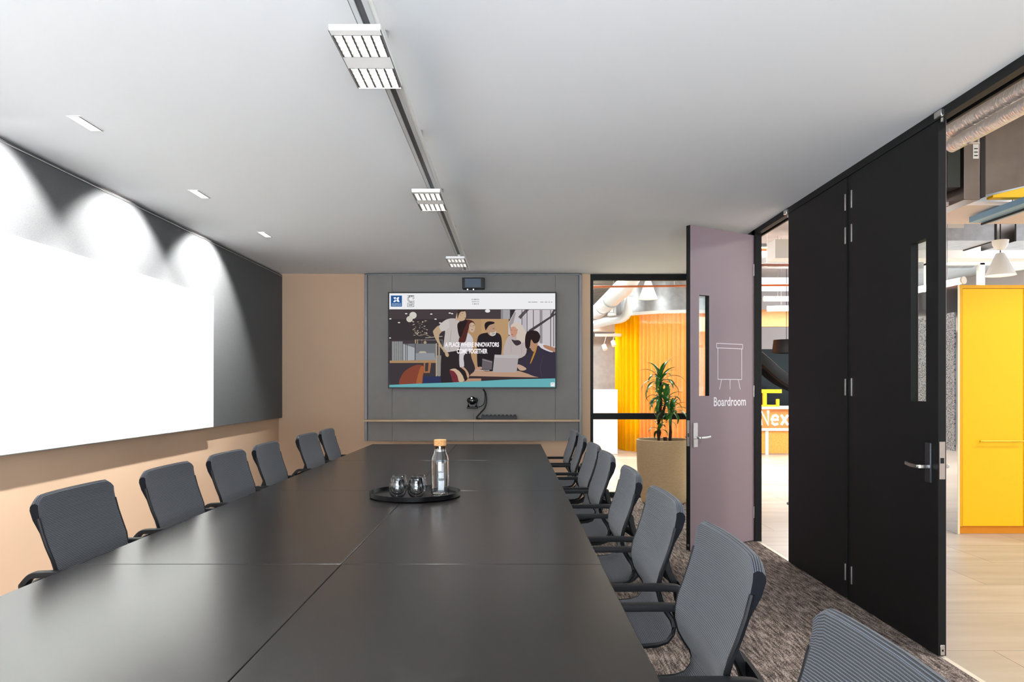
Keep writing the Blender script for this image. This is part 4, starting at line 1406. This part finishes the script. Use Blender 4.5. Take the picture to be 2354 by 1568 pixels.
dl = thing('drum_pendant', 'black drum pendant lamp over the reception counter', 'pendant lamp', (5.55, 14.6, 2.02))
MB().lathe([(.28, 0), (.25, .27), (.0, .275), (0, .262), (.24, .262), (.27, 0), (.28, 0)], 0, 0, 36, cap=False).build('shade', mat('black_shade', (8, 9, 13), rough=.6, spec=.2), dl)
MB().cyl((0, 0, .27), (0, 0, LH - 2.02), .006, 8).build('cord', BLACKPLASTIC, dl)
def tube_lamp(p, q, r, label):
    t = thing('tube_lamp', label, 'tube lamp', p, group='glowing tube lamps in the lobby')
    m = MB().cyl(p, q, r, 16)
    m.build('glowing_tube', SOFTGLOW, t, loc=p)
    P, Q = Vector(p), Vector(q)
    c = MB()
    d = (Q - P).normalized()
    c.cyl(P - d * .02, P, r * 1.15, 16).cyl(Q, Q + d * .02, r * 1.15, 16)
    c.build('end_caps', WHITE, t, loc=p)
    w = MB()
    for s in (.12, .88):
        a = P.lerp(Q, s)
        w.cyl(a, (a.x, a.y, LH), .003, 6)
    w.build('hanging_wires', STEEL, t, loc=p)
tube_lamp((4.62, 13.2, 2.95), (6.6, 13.2, 2.95), .045, 'upper glowing tube lamp seen through the narrow door gap')
tube_lamp((4.75, 13.4, 2.79), (6.6, 12.9, 2.78), .05, 'lower glowing tube lamp seen through the narrow door gap')
tag(MB().box(4.3, 8, 16.9, 17.0, 2.75, 3.15).box(5.0, 5.04, 16.94, 16.98, 3.15, LH).box(7.0, 7.04, 16.94, 16.98, 3.15, LH).build('wood_fascia', PLY), 'honey plywood fascia high behind the tube lamps', 'fascia')
tag(MB().box(4.85, 8, 15.9, 16.3, 3.50, 3.75).box(5.0, 5.02, 16.1, 16.12, 3.75, LH).box(7.0, 7.02, 16.1, 16.12, 3.75, LH).build('light_trough', emission('trough', (255, 252, 250), 1.6)), 'long bright light trough high over the reception', 'light')
duct('sprinkler_pipe', [(3.2, 11.3, 3.50), (4.0, 11.3, 3.50), (5.6, 11.3, 3.50)], .03, COPPER, 'copper sprinkler pipe high over the reception', 'pipe', n=12)
duct('sprinkler_pipe', [(3.2, 10.3, 3.08), (4.0, 10.3, 3.08), (5.6, 10.3, 3.08)], .022, mat('brown_pipe', (110, 62, 44), rough=.5), 'brown sprinkler pipe just below the copper one', 'pipe', n=12)
duct('hung_duct', [(3.0, 12.6, 3.62), (5.0, 12.6, 3.62), (8.0, 12.6, 3.62)], .22, GALV, 'galvanised round duct high over the reception')

# ------------------------------------------------------------------ right opening: yellow cabinet
cb = thing('yellow_cabinet', 'tall bright yellow two door cabinet standing in the lobby', 'cabinet', (4.05, 6.56, 0))
MB().box(.014, 1.25, .02, .68, .07, 2.256).build('carcass', YELLOW, cb)
MB().box(0, .014, 0, .69, 0.0, 2.266).build('mirror_side', mat('mirror_side', (214, 214, 216), rough=.06, metal=1.0), cb)
MB().box(-.002, .016, -.004, 0.0, 0, 2.266).build('cream_edge', mat('cream_edge', (240, 226, 190), rough=.5), cb)
MB().box(.014, 1.25, -.004, .02, 2.232, 2.262).box(.016, .040, -.004, .02, .07, 2.232).build('frame', mat('yellow_frame', (238, 172, 0), rough=.45), cb)
MB().box(.016, 1.25, .03, .6, 0.0, .07).build('plinth', ORANGE_EDGE, cb)
for k, (a, b) in enumerate(((.043, .592), (.597, 1.245))):
    dd = MB().box(a, b, -.002, .018, .073, 2.228).build('cabinet_door', YELLOW, cb, bev=.0015)
    hb = MB().tube([(a + .145, -.03, .845), (a + .545 if k == 0 else a + .5, -.03, .845)], .006, 10)
    hb.cyl((a + .16, -.03, .845), (a + .16, -.002, .845), .005, 8).cyl((a + .48, -.03, .845), (a + .48, -.002, .845), .005, 8)
    hb.build('bar_handle', mat('brass_bar', (222, 176, 60), rough=.3, metal=.8), dd)
tag(MB().box(4.044, 4.0495, 6.60, 7.22, .75, 2.02).build('mesh_reflection', mesh_reflection_mat()), 'grey mesh reflection painted on a thin sheet at the mirrored cabinet side', 'panel')  # thin sheet carrying a painted mirror reflection of mesh

# services above the right opening
FOIL = crinkle_foil()
duct('foil_duct', [(3.3, 0.5, 3.262), (3.3, 3.0, 3.262), (3.3, 5.0, 3.262), (3.3, 6.2, 3.262)], .053, FOIL, 'crinkled silver foil duct nearest the boardroom header')
duct('foil_duct', [(3.3, 0.5, 3.147), (3.3, 3.0, 3.147), (3.3, 5.0, 3.147), (3.3, 5.42, 3.147)], .050, FOIL, 'crinkled silver foil duct with a rounded end, lower of the pair')
bigd = thing('sheet_metal_duct', 'large sheet metal duct with folded face above the cabinet', 'duct', (3.92, 6.0, 2.93))
MB().add([(0, 0, 0), (2.4, 0, .55), (2.4, 0, 1.17), (0, 0, 1.17), (0, .9, 0), (2.4, .9, .55), (2.4, .9, 1.17), (0, .9, 1.17), (.55, -.07, .42)],
         [(0, 1, 8), (1, 2, 8), (2, 3, 8), (3, 0, 8), (4, 7, 6, 5), (0, 4, 5, 1), (3, 2, 6, 7), (0, 3, 7, 4), (1, 5, 6, 2)]).build('duct_body', WARMSHEET, bigd)
MB().box(-.045, -.005, -.03, .9, -.02, 1.17).build('flange', mat('dark_flange', (54, 50, 48), rough=.4, metal=.8), bigd)
bx = thing('box_duct', 'tall narrow sheet metal box duct left of the folded duct', 'duct', (3.63, 5.8, 2.84))
MB().box(0, .13, 0, .8, 0, 1.26).build('duct_body', WARMSHEET, bx, bev=.004)
MB().box(.072, .118, -.002, 0, .33, .45).build('sticker', mat('paper_label', (220, 214, 206), rough=.8), bx)
for k in range(3):
    MB().box(.080, .110, -.003, -.002, .35 + k * .028, .358 + k * .028).build('sticker_line', BLACKPLASTIC, bx)
tag(MB().box(3.50, 3.60, 5.8, 6.4, 2.94, LH).build('dark_cable_riser', mat('dark_riser', (52, 54, 50), rough=.3, metal=.6)), 'dark cable riser beside the foil duct end', 'riser')
# yellow wedge painting a reflection beneath the folded duct
pts_f = [(3.93, 2.885), (6.3, 2.885), (6.3, 3.40)] + [(3.93 + 2.37 * t, 2.905 + .50 * t + .03 * math.sin(math.pi * t)) for t in (.8, .6, .4, .2, .0)]
tag(MB().prism(pts_f, 5.90, 5.98).build('yellow_reflection', YELLOW, bev=.003), 'sloping yellow wedge painting a reflection under the folded duct', 'fascia')
struct('trim_9', MB().box(3.35, 8.0, 6.0, 6.68, 2.845, 2.875), mat('blush_soffit', (226, 212, 204), rough=.7), 'pale blush soffit panel over the yellow cabinet')
tray2 = thing('cable_tray', 'light blue cable tray running under the soffit above the cabinet', 'cable tray', (4.12, 4.6, 2.78))
MB().box(-.10, .10, 0, 1.75, 0, .012).box(-.10, -.09, 0, 1.75, .012, .05).box(.09, .10, 0, 1.75, .012, .05).build('tray_base', mat('sky_blue_metal', (140, 182, 212), rough=.5), tray2)
MB().tube([(.01, 0, -.012), (.01, 1.75, -.012)], .010, 8).build('cable', BLACKPLASTIC, tray2)
for yy in (.3, 1.2):
    MB().cyl((.095, yy, .01), (.095, yy, LH - 2.78), .004, 6).build('hanger_rod', STEEL, tray2)
for i, (x0, x1, lab) in enumerate(((4.4, 4.85, 'left of the three'), (4.93, 5.75, 'middle of the three with a paper label'), (6.0, 9.0, 'right and longest of the three'))):
    g = thing('box_duct', 'galvanised rectangular duct behind the pendant, ' + lab, 'duct', (x0, 8.6, 3.08), group='galvanised ducts behind the pendant')
    MB().box(0, x1 - x0, 0, .6, 0, .26).build('duct_body', GALV, g, bev=.003)
    for fx in (-.02, x1 - x0):
        MB().box(fx, fx + .02, -.01, .61, -.01, .27).build('flange', mat('dark_flange', (54, 50, 48)), g)
    MB().cyl(((x1 - x0) / 2, .3, .26), ((x1 - x0) / 2, .3, LH - 3.08), .006, 6).build('hanger_rod', STEEL, g)
    if i == 1:
        MB().box(.05, .45, -.003, 0, .15, .20).build('sticker', mat('paper_label', (220, 214, 206)), g)
duct('brass_pipe', [(4.35, 8.3, 3.03), (4.7, 8.3, 3.06), (4.9, 8.25, 3.08)], .04, mat('brass', (196, 150, 60), rough=.3, metal=.9), 'short brass coupling on a copper pipe by the black door edge', 'pipe', n=16)
struct('trim_10', MB().box(3.5, 11.4, 9.6, 9.9, 3.05, 3.30), WHITE, 'white beam behind the cone pendant')
# clerestory frames
cl = thing('window_3', 'white framed clerestory windows high behind the yellow cabinet', 'window', (6.9, 12.0, 2.2))
cl['kind'] = 'structure'
fr = MB()
for x in (0, .88, 2.2, 4.15):
    fr.box(x, x + .08, 0, .1, 0, 1.2)
fr.box(0, 4.23, 0, .1, 1.17, 1.24).box(0, 4.3, 0, .1, 0, .1)
fr.build('frame', WHITE, cl)
MB().box(.14, 4.15, .04, .05, .1, 1.2).build('glass_pane', GLASS, cl)
tube_lamp((4.2, 8.9, 2.37), (4.74, 7.6, 2.457), .036, 'glowing tube lamp left of the yellow cabinet top')
# daylight window frames on the far right wall
w4 = thing('window_4', 'row of daylight windows along the right side of the lobby', 'window', (LXR, -1.6, 1.1))
w4['kind'] = 'structure'
fr = MB()
for k in range(13):
    fr.box(0, .1, k * 1.8, k * 1.8 + .08, 0, 2.2)
fr.box(0, .1, 0, 21.6, 1.1, 1.16)
fr.build('frame', BLACKPAINT, w4)

bpy.context.view_layer.update()
